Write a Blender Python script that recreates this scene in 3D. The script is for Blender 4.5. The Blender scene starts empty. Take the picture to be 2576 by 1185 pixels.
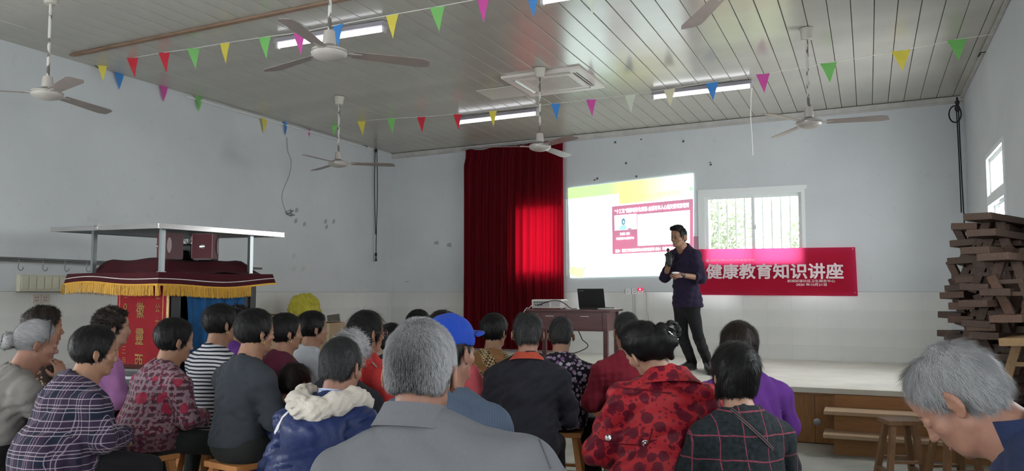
import bpy, bmesh, math, random
import numpy as np
from mathutils import Vector, Matrix
random.seed(7)
SC = bpy.context.scene
COL = SC.collection
# ------------------------------------------------------------------ camera
W, H, F, HZ = 2576, 1185, 2030.0, 737.0
CH = 1.48
pitch = math.atan((HZ - H / 2) / F)
yaw = math.atan(897 / math.hypot(F, HZ - H / 2))
FW = np.array([-math.sin(yaw) * math.cos(pitch), math.cos(yaw) * math.cos(pitch), math.sin(pitch)])
RT = np.array([math.cos(yaw), math.sin(yaw), 0.0])
UP = np.cross(RT, FW)
C0 = np.array([0, 0, CH])
cam = bpy.data.objects.new('camera', bpy.data.cameras.new('camera'))
COL.objects.link(cam)
cam.matrix_world = Matrix(((RT[0], UP[0], -FW[0], 0), (RT[1], UP[1], -FW[1], 0), (RT[2], UP[2], -FW[2], CH), (0, 0, 0, 1)))
cam.data.sensor_width = 36
cam.data.lens = F / W * 36
cam.data.clip_end = 200
SC.camera = cam
def ray(x, y): return FW + RT * (x - W / 2) / F - UP * (y - H / 2) / F
def on_y(x, y, Y): d = ray(x, y); return C0 + d * (Y / d[1])
def on_x(x, y, X): d = ray(x, y); return C0 + d * (X / d[0])
def on_z(x, y, z): d = ray(x, y); return C0 + d * ((z - CH) / d[2])
def at(x, y, dep): return C0 + ray(x, y) * dep
# ------------------------------------------------------------------ exposure, sky, daylight
SC.view_settings.view_transform = 'Standard'
SC.view_settings.look = 'None'
SC.view_settings.gamma = 1
SC.view_settings.use_curve_mapping = False
SC.view_settings.exposure = 0.16
SKY = 10.0
DAY = 1.0
TUBE = 3.2
wd = bpy.data.worlds.new('sky'); SC.world = wd; wd.use_nodes = True
bg = wd.node_tree.nodes['Background']
bg.inputs[0].default_value = (0.97, 0.975, 1.0, 1); bg.inputs[1].default_value = SKY
XL, XR, YB, YR = -7.6, 1.216, 12.05, -2.6     # room: left, right, back (stage end) and rear wall faces
STZ, STY = 0.547, 8.6                         # stage top and stage front
def day_lamp(name, loc, sx, sy, direction, power, col=(0.98, 0.98, 1.0)):
    l = bpy.data.lights.new(name, 'AREA'); l.shape = 'RECTANGLE'; l.size = sx; l.size_y = sy
    l.energy = power; l.color = col
    o = bpy.data.objects.new(name, l); COL.objects.link(o); o.location = loc
    o.rotation_euler = Vector(direction).to_track_quat('-Z', 'Y').to_euler()
    return o
# daylight standing in the window openings of the right wall and the rear wall
day_lamp('daylight_right_window', (XR + 0.30, 9.35, 2.42), 1.15, 1.1, (-1, 0, -0.06), 145 * DAY)
day_lamp('daylight_right_window_near', (XR + 0.30, 4.2, 2.3), 1.7, 1.3, (-1, 0, -0.1), 22 * DAY)
day_lamp('daylight_right_window_door', (XR + 0.30, 0.0, 2.0), 1.7, 1.6, (-1, 0, -0.05), 15 * DAY)
day_lamp('daylight_rear_window', (-5.2, YR - 0.30, 1.8), 2.4, 2.0, (0.1, 1, -0.03), 55 * DAY)
day_lamp('daylight_left_window', (XL - 0.30, 1.1, 1.8), 2.0, 1.7, (1, 0.12, -0.05), 135 * DAY)
day_lamp('daylight_rear_window_right', (-1.4, YR - 0.30, 2.0), 1.7, 1.4, (-0.1, 1, -0.03), 15 * DAY)

# ------------------------------------------------------------------ materials
MATS = {}
class NT:
    def __init__(s, name, color=(.5, .5, .5), rough=.6, metal=0.0, spec=.5):
        m = bpy.data.materials.new(name); m.use_nodes = True
        s.m = m; s.t = m.node_tree; s.n = s.t.nodes; s.l = s.t.links
        s.b = s.n['Principled BSDF']; s.out = s.n['Material Output']
        s.b.inputs['Base Color'].default_value = (*color, 1)
        s.b.inputs['Roughness'].default_value = rough
        s.b.inputs['Metallic'].default_value = metal
        s.b.inputs['Specular IOR Level'].default_value = spec
        s._tc = None
    def tc(s, k='Object'):
        if s._tc is None: s._tc = s.n.new('ShaderNodeTexCoord')
        return s._tc.outputs[k]
    def put(s, sock, v):
        if isinstance(v, bpy.types.NodeSocket): s.l.new(v, sock)
        elif isinstance(v, (tuple, list)) and len(v) == 3 and sock.type == 'RGBA': sock.default_value = (*v, 1)
        else: sock.default_value = v
    def math(s, op, a, b=0.0, c=None):
        n = s.n.new('ShaderNodeMath'); n.operation = op
        s.put(n.inputs[0], a); s.put(n.inputs[1], b)
        if c is not None: s.put(n.inputs[2], c)
        return n.outputs[0]
    def xyz(s, vec=None):
        n = s.n.new('ShaderNodeSeparateXYZ'); s.l.new(vec or s.tc(), n.inputs[0]); return n.outputs
    def mapv(s, scale=(1, 1, 1), rot=(0, 0, 0), loc=(0, 0, 0), vec=None):
        n = s.n.new('ShaderNodeMapping'); s.l.new(vec or s.tc(), n.inputs[0])
        n.inputs['Scale'].default_value = scale; n.inputs['Rotation'].default_value = rot; n.inputs['Location'].default_value = loc
        return n.outputs[0]
    def noise(s, scale, detail=3, vec=None, rough=.55, out=0, dist=0):
        n = s.n.new('ShaderNodeTexNoise'); s.l.new(vec or s.tc(), n.inputs['Vector'])
        n.inputs['Scale'].default_value = scale; n.inputs['Detail'].default_value = detail
        n.inputs['Roughness'].default_value = rough; n.inputs['Distortion'].default_value = dist
        return n.outputs[out]
    def voro(s, scale, vec=None, feat='F1', out='Distance', rnd=1.0):
        n = s.n.new('ShaderNodeTexVoronoi'); n.feature = feat; s.l.new(vec or s.tc(), n.inputs['Vector'])
        n.inputs['Scale'].default_value = scale; n.inputs['Randomness'].default_value = rnd
        return n.outputs[out]
    def mix(s, f, a, b, mode='MIX'):
        n = s.n.new('ShaderNodeMix'); n.data_type = 'RGBA'; n.blend_type = mode
        s.put(n.inputs[0], f); s.put(n.inputs[6], a); s.put(n.inputs[7], b); return n.outputs[2]
    def ramp(s, f, *stops):
        n = s.n.new('ShaderNodeValToRGB'); e = n.color_ramp.elements
        while len(e) < len(stops): e.new(.5)
        for el, (p, c) in zip(e, stops):
            el.position = p; el.color = (*c, 1) if not isinstance(c, (int, float)) else (c, c, c, 1)
        s.put(n.inputs[0], f); return n.outputs[0]
    def stripe(s, coord, period, width, off=0.0):
        f = s.math('FRACT', s.math('DIVIDE', s.math('ADD', coord, off + 50 * period), period))
        return s.math('LESS_THAN', f, width / period)
    def color(s, c): s.put(s.b.inputs['Base Color'], c); return s
    def bump(s, h, strength=.3, dist=.01):
        n = s.n.new('ShaderNodeBump'); n.inputs['Strength'].default_value = strength; n.inputs['Distance'].default_value = dist
        s.put(n.inputs['Height'], h); s.l.new(n.outputs[0], s.b.inputs['Normal']); return s
    def emit(s, c, strength):
        s.put(s.b.inputs['Emission Color'], c); s.b.inputs['Emission Strength'].default_value = strength; return s
    def translucent(s, c, f):
        t = s.n.new('ShaderNodeBsdfTranslucent'); s.put(t.inputs[0], c)
        x = s.n.new('ShaderNodeMixShader'); x.inputs[0].default_value = f
        s.l.new(s.b.outputs[0], x.inputs[1]); s.l.new(t.outputs[0], x.inputs[2]); s.l.new(x.outputs[0], s.out.inputs[0]); return s
def plain(name, color, rough=.6, metal=0.0, spec=.5, var=0.0, vs=6.0, bump=0.0, bs=60.0, stretch=None):
    if name in MATS: return MATS[name]
    t = NT(name, color, rough, metal, spec)
    vec = t.mapv(stretch) if stretch else None
    if var:
        f = t.noise(vs, 4, vec)
        t.color(t.ramp(f, (.25, tuple(c * (1 - var) for c in color)), (.75, tuple(min(1, c * (1 + var)) for c in color))))
    if bump: t.bump(t.noise(bs, 4, vec), bump, .004)
    MATS[name] = t.m
    return t.m
def cloth(name, color, var=.12, bump=.35):
    if name in MATS: return MATS[name]
    t = NT(name, color, .85, 0, .2)
    f = t.noise(5, 3); g = t.noise(420, 2)
    c = t.ramp(f, (.3, tuple(x * (1 - var) for x in color)), (.7, tuple(min(1, x * (1 + var)) for x in color)))
    t.color(t.mix(.35, c, t.mix(g, tuple(x * .55 for x in color), tuple(min(1, x * 1.4) for x in color))))
    t.b.inputs['Sheen Weight'].default_value = .03
    t.bump(t.math('ADD', t.noise(14, 3, dist=1.2), t.math('MULTIPLY', t.noise(420, 1), .12)), bump, .012)
    MATS[name] = t.m
    return t.m
# ------------------------------------------------------------------ mesh helpers
def link(name, me, mat, parent=None):
    o = bpy.data.objects.new(name, me); COL.objects.link(o)
    if mat is not None and not me.materials:
        for m in (mat if isinstance(mat, (list, tuple)) else [mat]): me.materials.append(m)
    if parent is not None: o.parent = parent
    return o
def tag(o, label=None, cat=None, group=None, kind=None):
    if label: o['label'] = label
    if cat: o['category'] = cat
    if group: o['group'] = group
    if kind: o['kind'] = kind
    return o
def empty(name, loc, label=None, cat=None, rz=0.0, group=None):
    o = bpy.data.objects.new(name, None); COL.objects.link(o)
    o.location = loc; o.rotation_euler = (0, 0, rz); o.empty_display_size = .1
    return tag(o, label, cat, group)
def copy_tree(o, parent=None):
    c = o.copy(); COL.objects.link(c); c.parent = parent
    for ch in list(o.children): copy_tree(ch, c)
    return c
def rotz(a): return Matrix.Rotation(a, 3, 'Z')
def basis(d, hint=(0, 0, 1)):
    d = Vector(d).normalized(); h = Vector(hint)
    if abs(d.dot(h)) > .98: h = Vector((0, 1, 0)) if abs(d.y) < .9 else Vector((1, 0, 0))
    x = h.cross(d).normalized(); y = d.cross(x)
    return x, y, d
class MB:
    def __init__(s): s.v = []; s.f = []; s.mi = []; s.cur = 0
    def add(s, vs, fs):
        n = len(s.v); s.v += [tuple(v) for v in vs]; s.f += [tuple(i + n for i in f) for f in fs]; s.mi += [s.cur] * len(fs); return s
    def box(s, c, size, R=None, taper=1.0):
        hx, hy, hz = (x / 2 for x in size); c = Vector(c); vs = []
        for z in (-hz, hz):
            k = taper if z > 0 else 1.0
            for x, y in ((-hx, -hy), (hx, -hy), (hx, hy), (-hx, hy)):
                p = Vector((x * k, y * k, z)); vs.append(c + (R @ p if R else p))
        return s.add(vs, [(0, 3, 2, 1), (4, 5, 6, 7), (0, 1, 5, 4), (1, 2, 6, 5), (2, 3, 7, 6), (3, 0, 4, 7)])
    def bbox(s, x0, x1, y0, y1, z0, z1): return s.box(((x0 + x1) / 2, (y0 + y1) / 2, (z0 + z1) / 2), (x1 - x0, y1 - y0, z1 - z0))
    def bevbox(s, c, size, b=.005, R=None):
        bm = bmesh.new(); bmesh.ops.create_cube(bm, size=1)
        for v in bm.verts: v.co = Vector((v.co.x * size[0], v.co.y * size[1], v.co.z * size[2]))
        bmesh.ops.bevel(bm, geom=list(bm.edges), offset=b, segments=2, affect='EDGES', profile=.6)
        bm.verts.index_update(); c = Vector(c)
        s.add([c + (R @ v.co if R else v.co) for v in bm.verts], [[v.index for v in f.verts] for f in bm.faces]); bm.free(); return s
    def beam(s, a, b, w, t, hint=(0, 0, 1)):
        a = Vector(a); b = Vector(b); x, y, d = basis(b - a, hint); vs = []
        for p in (a, b):
            for i, j in ((-1, -1), (1, -1), (1, 1), (-1, 1)): vs.append(p + x * (i * w / 2) + y * (j * t / 2))
        return s.add(vs, [(0, 3, 2, 1), (4, 5, 6, 7), (0, 1, 5, 4), (1, 2, 6, 5), (2, 3, 7, 6), (3, 0, 4, 7)])
    def tube(s, pts, r, n=8, cap=True):
        pts = [Vector(p) for p in pts]; rs = r if isinstance(r, (list, tuple)) else [r] * len(pts); vs = []; fs = []
        x = None
        for i, p in enumerate(pts):
            d = (pts[min(i + 1, len(pts) - 1)] - pts[max(i - 1, 0)])
            if d.length < 1e-9: d = Vector((0, 0, 1))
            if x is None: x, y, d = basis(d)
            else:
                d.normalize(); x = (x - d * x.dot(d))
                x = x.normalized() if x.length > 1e-6 else basis(d)[0]; y = d.cross(x)
            for k in range(n):
                a = 2 * math.pi * k / n; vs.append(p + (x * math.cos(a) + y * math.sin(a)) * rs[i])
        for i in range(len(pts) - 1):
            for k in range(n):
                k2 = (k + 1) % n; fs.append((i * n + k, i * n + k2, (i + 1) * n + k2, (i + 1) * n + k))
        if cap: fs.append(tuple(reversed(range(n)))); fs.append(tuple(range((len(pts) - 1) * n, len(pts) * n)))
        return s.add(vs, fs)
    def cyl(s, a, b, r0, r1=None, n=14): return s.tube([a, b], [r0, r0 if r1 is None else r1], n)
    def lathe(s, prof, c=(0, 0, 0), n=24, R=None):
        c = Vector(c); vs = []; fs = []
        for r, z in prof:
            for k in range(n):
                a = 2 * math.pi * k / n; p = Vector((r * math.cos(a), r * math.sin(a), z)); vs.append(c + (R @ p if R else p))
        for i in range(len(prof) - 1):
            for k in range(n):
                k2 = (k + 1) % n; fs.append((i * n + k, i * n + k2, (i + 1) * n + k2, (i + 1) * n + k))
        fs.append(tuple(reversed(range(n)))); fs.append(tuple(range((len(prof) - 1) * n, len(prof) * n)))
        return s.add(vs, fs)
    def ball(s, c, r, n=12, R=None):
        rx, ry, rz = r if isinstance(r, (tuple, list)) else (r, r, r); c = Vector(c); vs = []; fs = []; m = n // 2
        for i in range(m + 1):
            t = math.pi * i / m
            for k in range(n):
                a = 2 * math.pi * k / n; p = Vector((rx * math.sin(t) * math.cos(a), ry * math.sin(t) * math.sin(a), rz * math.cos(t))); vs.append(c + (R @ p if R else p))
        for i in range(m):
            for k in range(n):
                k2 = (k + 1) % n; fs.append((i * n + k, (i + 1) * n + k, (i + 1) * n + k2, i * n + k2))
        return s.add(vs, fs)
    def prism(s, poly, d):   # poly: 3d points in a plane, extruded by vector d
        n = len(poly); d = Vector(d); vs = [Vector(p) for p in poly] + [Vector(p) + d for p in poly]
        return s.add(vs, [tuple(reversed(range(n))), tuple(range(n, 2 * n))] + [(i, (i + 1) % n, n + (i + 1) % n, n + i) for i in range(n)])
    def build(s, name, mat, parent=None, smooth=False, fix=True):
        me = bpy.data.meshes.new(name); me.from_pydata(s.v, [], s.f)
        for m in (mat if isinstance(mat, (list, tuple)) else [mat]): me.materials.append(m)
        if max(s.mi, default=0): me.polygons.foreach_set('material_index', s.mi)
        if fix:
            bm = bmesh.new(); bm.from_mesh(me); bmesh.ops.recalc_face_normals(bm, faces=bm.faces); bm.to_mesh(me); bm.free()
        if smooth:
            me.polygons.foreach_set('use_smooth', [True] * len(me.polygons))
            try: me.set_sharp_from_angle(angle=math.radians(40))
            except Exception: pass
        return link(name, me, None, parent)
def text_mesh(body, size=1.0, bold=0.0, depth=0.0, align='LEFT', spacing=1.0, shear=0.0):
    cu = bpy.data.curves.new('lettering', 'FONT'); cu.body = body; cu.size = size; cu.offset = 0; cu.extrude = depth
    cu.align_x = align; cu.space_character = spacing; cu.shear = shear; cu.resolution_u = 2
    o = bpy.data.objects.new('lettering_source', cu); COL.objects.link(o)
    dg = bpy.context.evaluated_depsgraph_get(); me = bpy.data.meshes.new_from_object(o.evaluated_get(dg))
    bpy.data.objects.remove(o); bpy.data.curves.remove(cu)
    me.materials.clear()
    if bold:        # heavier strokes: the same glyphs laid over each other, slightly shifted
        co = np.empty(len(me.vertices) * 3, np.float32); me.vertices.foreach_get('co', co); co = co.reshape(-1, 3); fs = [tuple(f.vertices) for f in me.polygons]; V = []; Fc = []
        for k, (dx, dy) in enumerate(((0, 0), (1, 0), (-1, 0), (0, 1), (0, -1), (.7, .7), (-.7, .7), (.7, -.7), (-.7, -.7))):
            n = len(V); V += [(float(c[0] + dx * bold), float(c[1] + dy * bold), k * .0002) for c in co]; Fc += [tuple(i + n for i in f) for f in fs]
        me = bpy.data.meshes.new('lettering'); me.from_pydata(V, [], Fc)
    return me
def fit_text(body, fn, mat, parent, name='lettering', bold=0.0, depth=0.0, box=True):
    """text warped by fn(u, v): u, v run 0..1 over the text's own bounding box (v up)"""
    me = text_mesh(body, 1.0, bold, depth)
    co = np.empty(len(me.vertices) * 3, np.float32); me.vertices.foreach_get('co', co); co = co.reshape(-1, 3)
    lo = co.min(0); hi = co.max(0); sp = np.maximum(hi - lo, 1e-6)
    out = np.array([fn(float((c[0] - lo[0]) / sp[0]), float((c[1] - lo[1]) / sp[1]), float(c[2])) for c in co], np.float32)
    me.vertices.foreach_set('co', out.ravel()); me.update()
    me.materials.append(mat)
    return link(name, me, None, parent)
# ================================================================== ROOM SHELL
def cz(x): return 3.93 + (x - XL) * 0.0181      # ceiling height
def wall_mesh(mb, axis, f0, f1, u0, u1, z0, z1, holes):
    us = sorted({u0, u1, *[h[0] for h in holes], *[h[1] for h in holes]}); zs = sorted({z0, z1, *[h[2] for h in holes], *[h[3] for h in holes]})
    for a, b in zip(us, us[1:]):
        for c, d in zip(zs, zs[1:]):
            if any(h[0] <= a and b <= h[1] and h[2] <= c and d <= h[3] for h in holes): continue
            if axis == 'x': mb.bbox(a, b, f0, f1, c, d)
            else: mb.bbox(f0, f1, a, b, c, d)
def wall_paint():
    t = NT('wall_paint', (.5, .55, .57), .75, 0, .3)
    f = t.noise(.8, 5); g = t.noise(9, 4)
    c = t.ramp(f, (.3, (.505, .53, .552)), (.7, (.58, .605, .625)))
    t.color(t.mix(t.math('MULTIPLY', t.math('GREATER_THAN', g, .67), .12), c, (.35, .36, .36)))
    t.bump(t.noise(30, 5), .12, .006); return t.m
PAINT = wall_paint()
def tile_mat():
    t = NT('white_glazed_tile', (.64, .64, .625), .12, 0, .5)
    t.color(t.ramp(t.noise(1.3, 4), (.3, (.58, .585, .57)), (.7, (.67, .665, .65))))
    t.bump(t.noise(4, 2), .06, .01); return t.m
TILE = tile_mat()
CONC = plain('concrete_floor', (.40, .40, .36), .75, var=.25, vs=2.2, bump=.3, bs=25)
STAGE_TOP = plain('stage_screed', (.62, .60, .54), .7, var=.1, vs=3, bump=.2, bs=30)
WHITE_FRAME = plain('white_frame', (.70, .73, .73), .35)
GREY = plain('grey_metal', (.35, .36, .37), .4, .6)
def S(o): return tag(o, kind='structure')
S(MB().bbox(XL, XR, YR, YB, -.12, 0).build('floor', CONC))
S(MB().bbox(-60, 60, YB + .3, 70, -.6, -.5).build('ground_outside', plain('outside_soil', (.2, .24, .12), .9)))
# back wall with the window beside the slide and the one behind the curtain
CW = (-5.27, -4.36, 1.75, 2.97)          # hole behind the curtain
BW = (-2.235, -.785, 1.86, 2.955)        # hole of the visible window
wb = MB(); wall_mesh(wb, 'x', YB, YB + .24, XL - .24, XR + .24, -.12, 4.4, [CW, BW]); S(wb.build('wall_back', PAINT))
wl = MB(); wall_mesh(wl, 'y', XL - .24, XL, YR, YB, -.12, 4.4, [(.1, 2.1, .95, 2.65)]); WL = S(wl.build('wall_left', PAINT))
RW = (8.80, 10.02, 1.80, 2.965)
wr = MB(); wall_mesh(wr, 'y', XR, XR + .24, YR, YB, -.12, 4.4, [RW, (3.3, 5.1, 1.6, 3.0), (-.9, .9, 1.1, 2.9)]); S(wr.build('wall_right', PAINT))
wq = MB(); wall_mesh(wq, 'x', YR - .24, YR, XL - .24, XR + .24, -.12, 4.4, [(-6.5, -3.9, .75, 2.85), (-2.3, -.5, 1.25, 2.75)]); S(wq.build('wall_rear', PAINT))
# tile wainscot, each tile a piece
tb = MB().box((0, 0, 0), (.3292, .008, .2472)).build('tile', TILE); tme = tb.data; bpy.data.objects.remove(tb)
WBK = bpy.data.objects['wall_back']
def put_tile(parent, loc, rz, sx=1, sz=1):
    o = bpy.data.objects.new('tile', tme); COL.objects.link(o); o.parent = parent
    o.location = loc; o.rotation_euler = (random.uniform(-.002, .002), 0, rz + random.uniform(-.002, .002)); o.scale = (sx, 1, sz)
for r in range(4):
    zt = 1.492 - r * .248; h = .2472 if r < 3 else zt - STZ
    for c in range(27):
        x = XL + .165 + c * .33
        if x + .16 > XR: continue
        put_tile(WBK, (x, YB - .004, zt - h / 2), 0, 1, h / .2472)
for r in range(4):
    for c in range(24):
        put_tile(WL, (XL + .004, 4.2 + c * .33, 1.492 - r * .248 - .1236), math.pi / 2)
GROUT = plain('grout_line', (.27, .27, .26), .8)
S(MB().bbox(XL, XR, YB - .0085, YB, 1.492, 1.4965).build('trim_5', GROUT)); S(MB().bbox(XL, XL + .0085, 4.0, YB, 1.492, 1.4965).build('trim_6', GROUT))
# ceiling: slab with one long plank after another
def ceil_mat():
    t = NT('ceiling_panel', (.50, .485, .445), .19, 0, .5)
    n = t.noise(1.1, 4); t.color(t.ramp(n, (.3, (.40, .385, .345)), (.7, (.48, .46, .415))))
    return t.m
CEIL = ceil_mat()
tilt = math.atan(.0181)
ce = MB().bbox(-.05, 8.95, YR, YB, .010, .10).build('ceiling', plain('ceiling_void', (.16, .15, .14), .9)); S(ce)
ce.location = (XL, 0, 3.93); ce.rotation_euler = (0, -tilt, 0)
pm = MB().bevbox((0, 0, 0), (.189, YB - YR, .018), .004); pl = pm.build('plank', CEIL); pme = pl.data; bpy.data.objects.remove(pl)
for i in range(46):
    o = bpy.data.objects.new('plank', pme); COL.objects.link(o); o.parent = ce
    o.location = (.02 + i * .195, (YB + YR) / 2, .002 + random.uniform(-.001, .001)); o.rotation_euler = (0, random.uniform(-.007, .007), 0)
# trims
MOULD = plain('cornice_paint', (.45, .44, .42), .6, var=.15)
t1 = MB(); t1.beam((XL, YB - .03, cz(XL) - .045), (XR, YB - .03, cz(XR) - .045), .06, .06); t1.beam((XL, YB - .015, cz(XL) - .085), (XR, YB - .015, cz(XR) - .085), .03, .02); S(t1.build('trim_1', MOULD))
t2 = MB(); t2.beam((-7.42, 5.62, cz(-7.42) - .022), (-3.2, 5.55, cz(-3.2) - .022), .05, .02); S(t2.build('trim_2', plain('brown_batten', (.24, .15, .10), .6, var=.2)))
t3 = MB(); t3.beam((XL + .02, 7.3, cz(XL) - .05), (XL + .02, 11.0, cz(XL) - .05), .02, .02); S(t3.build('trim_3', plain('white_conduit', (.65, .66, .66), .4)))
t4 = MB(); t4.beam((XR - .02, 2, cz(XR) - .03), (XR - .02, YB - .05, cz(XR) - .03), .03, .03); S(t4.build('trim_4', MOULD))
# stage
st = S(MB().bbox(XL, XR, STY + .03, YB, 0, STZ - .05).build('stage_base_wall', plain('brick_core', (.3, .27, .24), .9)))
S(MB().bbox(XL, XR, STY - .03, YB, STZ - .05, STZ).build('floor_stage', STAGE_TOP))
def wood(name, c0, c1, scale=(1, 1, 1), rough=.5, knots=False, wave=6.0):
    if name in MATS: return MATS[name]
    t = NT(name, c0, rough, 0, .4)
    v = t.mapv(scale); n = t.noise(wave, 6, v, .65, dist=1.5)
    c = t.ramp(n, (.25, c0), (.5, tuple((a + b) / 2 for a, b in zip(c0, c1))), (.75, c1))
    if knots:
        k = t.voro(1.7, t.mapv((1.0, 1.0, 2.2)))
        c = t.mix(t.ramp(k, (.045, 1.0), (.10, 0.0)), c, tuple(x * .25 for x in c0))
    t.color(c); t.bump(n, .15, .003); MATS[name] = t.m; return t.m
STAGEWOOD = wood('stage_board_wood', (.20, .085, .030), (.36, .17, .06), (9, 3, .7), .45)
STEPWOOD = wood('step_wood', (.30, .13, .045), (.42, .21, .085), (.8, 5, 7), .45, True)
TREAD = wood('tread_wood', (.40, .27, .17), (.52, .37, .24), (.8, 5, 5), .55)
sf = S(MB().bbox(XL, XR, STY, STY + .03, 0, STZ - .05).build('stage_front_wall', plain('stage_backing', (.08, .04, .02), .8)))
bm_ = MB().bevbox((0, 0, 0), (.292, .02, STZ - .075), .003).build('board', STAGEWOOD); bme = bm_.data; bpy.data.objects.remove(bm_)
for i in range(30):
    o = bpy.data.objects.new('board', bme); COL.objects.link(o); o.parent = sf; o.location = (XL + .15 + i * .295, STY - .008, (STZ - .07) / 2 + .005)
MB().bbox(XL, XR, STY - .028, STY + .0, STZ - .075, STZ - .048).build('rail', wood('stage_rail', (.16, .07, .03), (.25, .12, .05), (1, 5, 8)), sf)
vt = MB(); R90 = Matrix.Rotation(math.pi / 2, 3, 'X')
vt.lathe([(.001, .012), (.026, .012), (.03, .009), (.034, .009), (.037, .004), (.037, 0)], (-.50, STY - .018, .215), 24, R90); vt.build('round_vent', GREY, sf, True)
# steps
sp = empty('stage_steps', (.3, 8.3, 0), 'two pine steps with pale worn treads against the stage front', 'steps')
def local(mb_fn, name, mat, par, off, smooth=False):
    m = MB(); mb_fn(m); m.v = [tuple(Vector(v) - Vector(off)) for v in m.v]; return m.build(name, mat, par, smooth)
so = (.3, 8.3, 0)
local(lambda m: m.bevbox((.31, 8.40, .355), (1.46, .345, .035), .006), 'tread', TREAD, sp, so)
local(lambda m: m.bevbox((.31, 8.19, .172), (1.46, .36, .035), .006), 'tread', TREAD, sp, so)
local(lambda m: m.bbox(-.33, .98, 8.28, 8.31, .19, .337), 'riser', STEPWOOD, sp, so)
local(lambda m: m.bbox(-.33, .98, 8.10, 8.13, 0, .154), 'riser', STEPWOOD, sp, so)
local(lambda m: m.bbox(-.33, .98, 8.553, 8.568, .373, .49), 'riser', STEPWOOD, sp, so)
for x in (-.32, .97):
    local(lambda m: m.prism([(x - .01, 8.135, 0), (x - .01, 8.57, 0), (x - .01, 8.57, .336), (x - .01, 8.315, .336), (x - .01, 8.315, .153), (x - .01, 8.135, .153)], (.02, 0, 0)), 'side_panel', STEPWOOD, sp, so)
# ------------------------------------------------------------------ windows
def glass_mat():
    t = NT('window_glass', (.9, .95, .93), .02)
    tr = t.n.new('ShaderNodeBsdfTransparent'); tr.inputs[0].default_value = (.96, .975, .97, 1)
    gl = t.n.new('ShaderNodeBsdfGlossy'); gl.inputs['Roughness'].default_value = .03
    x = t.n.new('ShaderNodeMixShader'); x.inputs[0].default_value = .07
    t.l.new(tr.outputs[0], x.inputs[1]); t.l.new(gl.outputs[0], x.inputs[2]); t.l.new(x.outputs[0], t.out.inputs[0]); return t.m
GLASS = glass_mat()
def frame_rect(m, axis, f0, f1, a, b, c, d, w):
    for r in ((a, b, c, c + w), (a, b, d - w, d), (a, a + w, c + w, d - w), (b - w, b, c + w, d - w)):
        if axis == 'x': m.bbox(r[0], r[1], f0, f1, r[2], r[3])
        else: m.bbox(f0, f1, r[0], r[1], r[2], r[3])
def window(name, axis, face, sgn, hole, mull, fw=.05, extra=None):
    """frame flush with the inner face of the wall; sashes split at mull"""
    a, b, c, d = hole; root = MB(); f0, f1 = sorted((face - sgn * .015, face + sgn * .10)); frame_rect(root, axis, f0, f1, a, b, c, d, fw)
    root = S(root.build(name, WHITE_FRAME))
    cuts = [a + fw] + mull + [b - fw]
    for i, (p, q) in enumerate(zip(cuts, cuts[1:])):
        m = MB(); off = .02 + .03 * (i % 2); g0, g1 = sorted((face + sgn * off, face + sgn * (off + .03)))
        p2 = p - (.02 if i else 0); q2 = q + (.02 if i < len(cuts) - 2 else 0)
        frame_rect(m, axis, g0, g1, p2, q2, c + fw, d - fw, .045); m.build('sash', WHITE_FRAME, root)
        g = MB(); y = (g0 + g1) / 2
        if axis == 'x': g.bbox(p2 + .04, q2 - .04, y - .003, y + .003, c + fw + .04, d - fw - .04)
        else: g.bbox(y - .003, y + .003, p2 + .04, q2 - .04, c + fw + .04, d - fw - .04)
        g.build('pane', GLASS, root)
    return root
w1 = window('window_1', 'x', YB, 1, BW, [-1.50])
for i in range(11):
    x = BW[0] + .09 + i * .127
    MB().bbox(x - .011, x + .011, YB + .16, YB + .18, BW[2], BW[3]).build('security_bar', plain('white_bar', (.8, .83, .8), .5), w1)
MB().bbox(BW[0] - .045, BW[1] + .03, YB - .022, YB, BW[3] + .0, BW[3] + .05).build('window_head', WHITE_FRAME, w1)
MB().bbox(BW[0] - .05, BW[0], YB - .012, YB, BW[2], BW[3]).build('architrave', WHITE_FRAME, w1)
MB().bbox(-1.475, -1.46, YB - .005, YB + .02, 2.40, 2.46).build('latch', GREY, w1)
window('window_2', 'x', YB, 1, CW, [-4.53])
w3 = window('window_3', 'y', XR, 1, (RW[0], RW[1], RW[2], 2.46), [9.4], .05)
w4 = window('window_4', 'y', XR, 1, (RW[0], RW[1], 2.46, RW[3]), [], .05)
window('window_5', 'y', XR, 1, (3.3, 5.1, 1.6, 3.0), [4.2]); window('window_6', 'y', XR, 1, (-.9, .9, 1.1, 2.9), [0.0])
window('window_7', 'x', YR, -1, (-6.5, -3.9, .75, 2.85), [-5.2]); window('window_8', 'x', YR, -1, (-2.3, -.5, 1.25, 2.75), [-1.4])
window('window_9', 'y', XL, -1, (.1, 2.1, .95, 2.65), [1.1])
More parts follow.
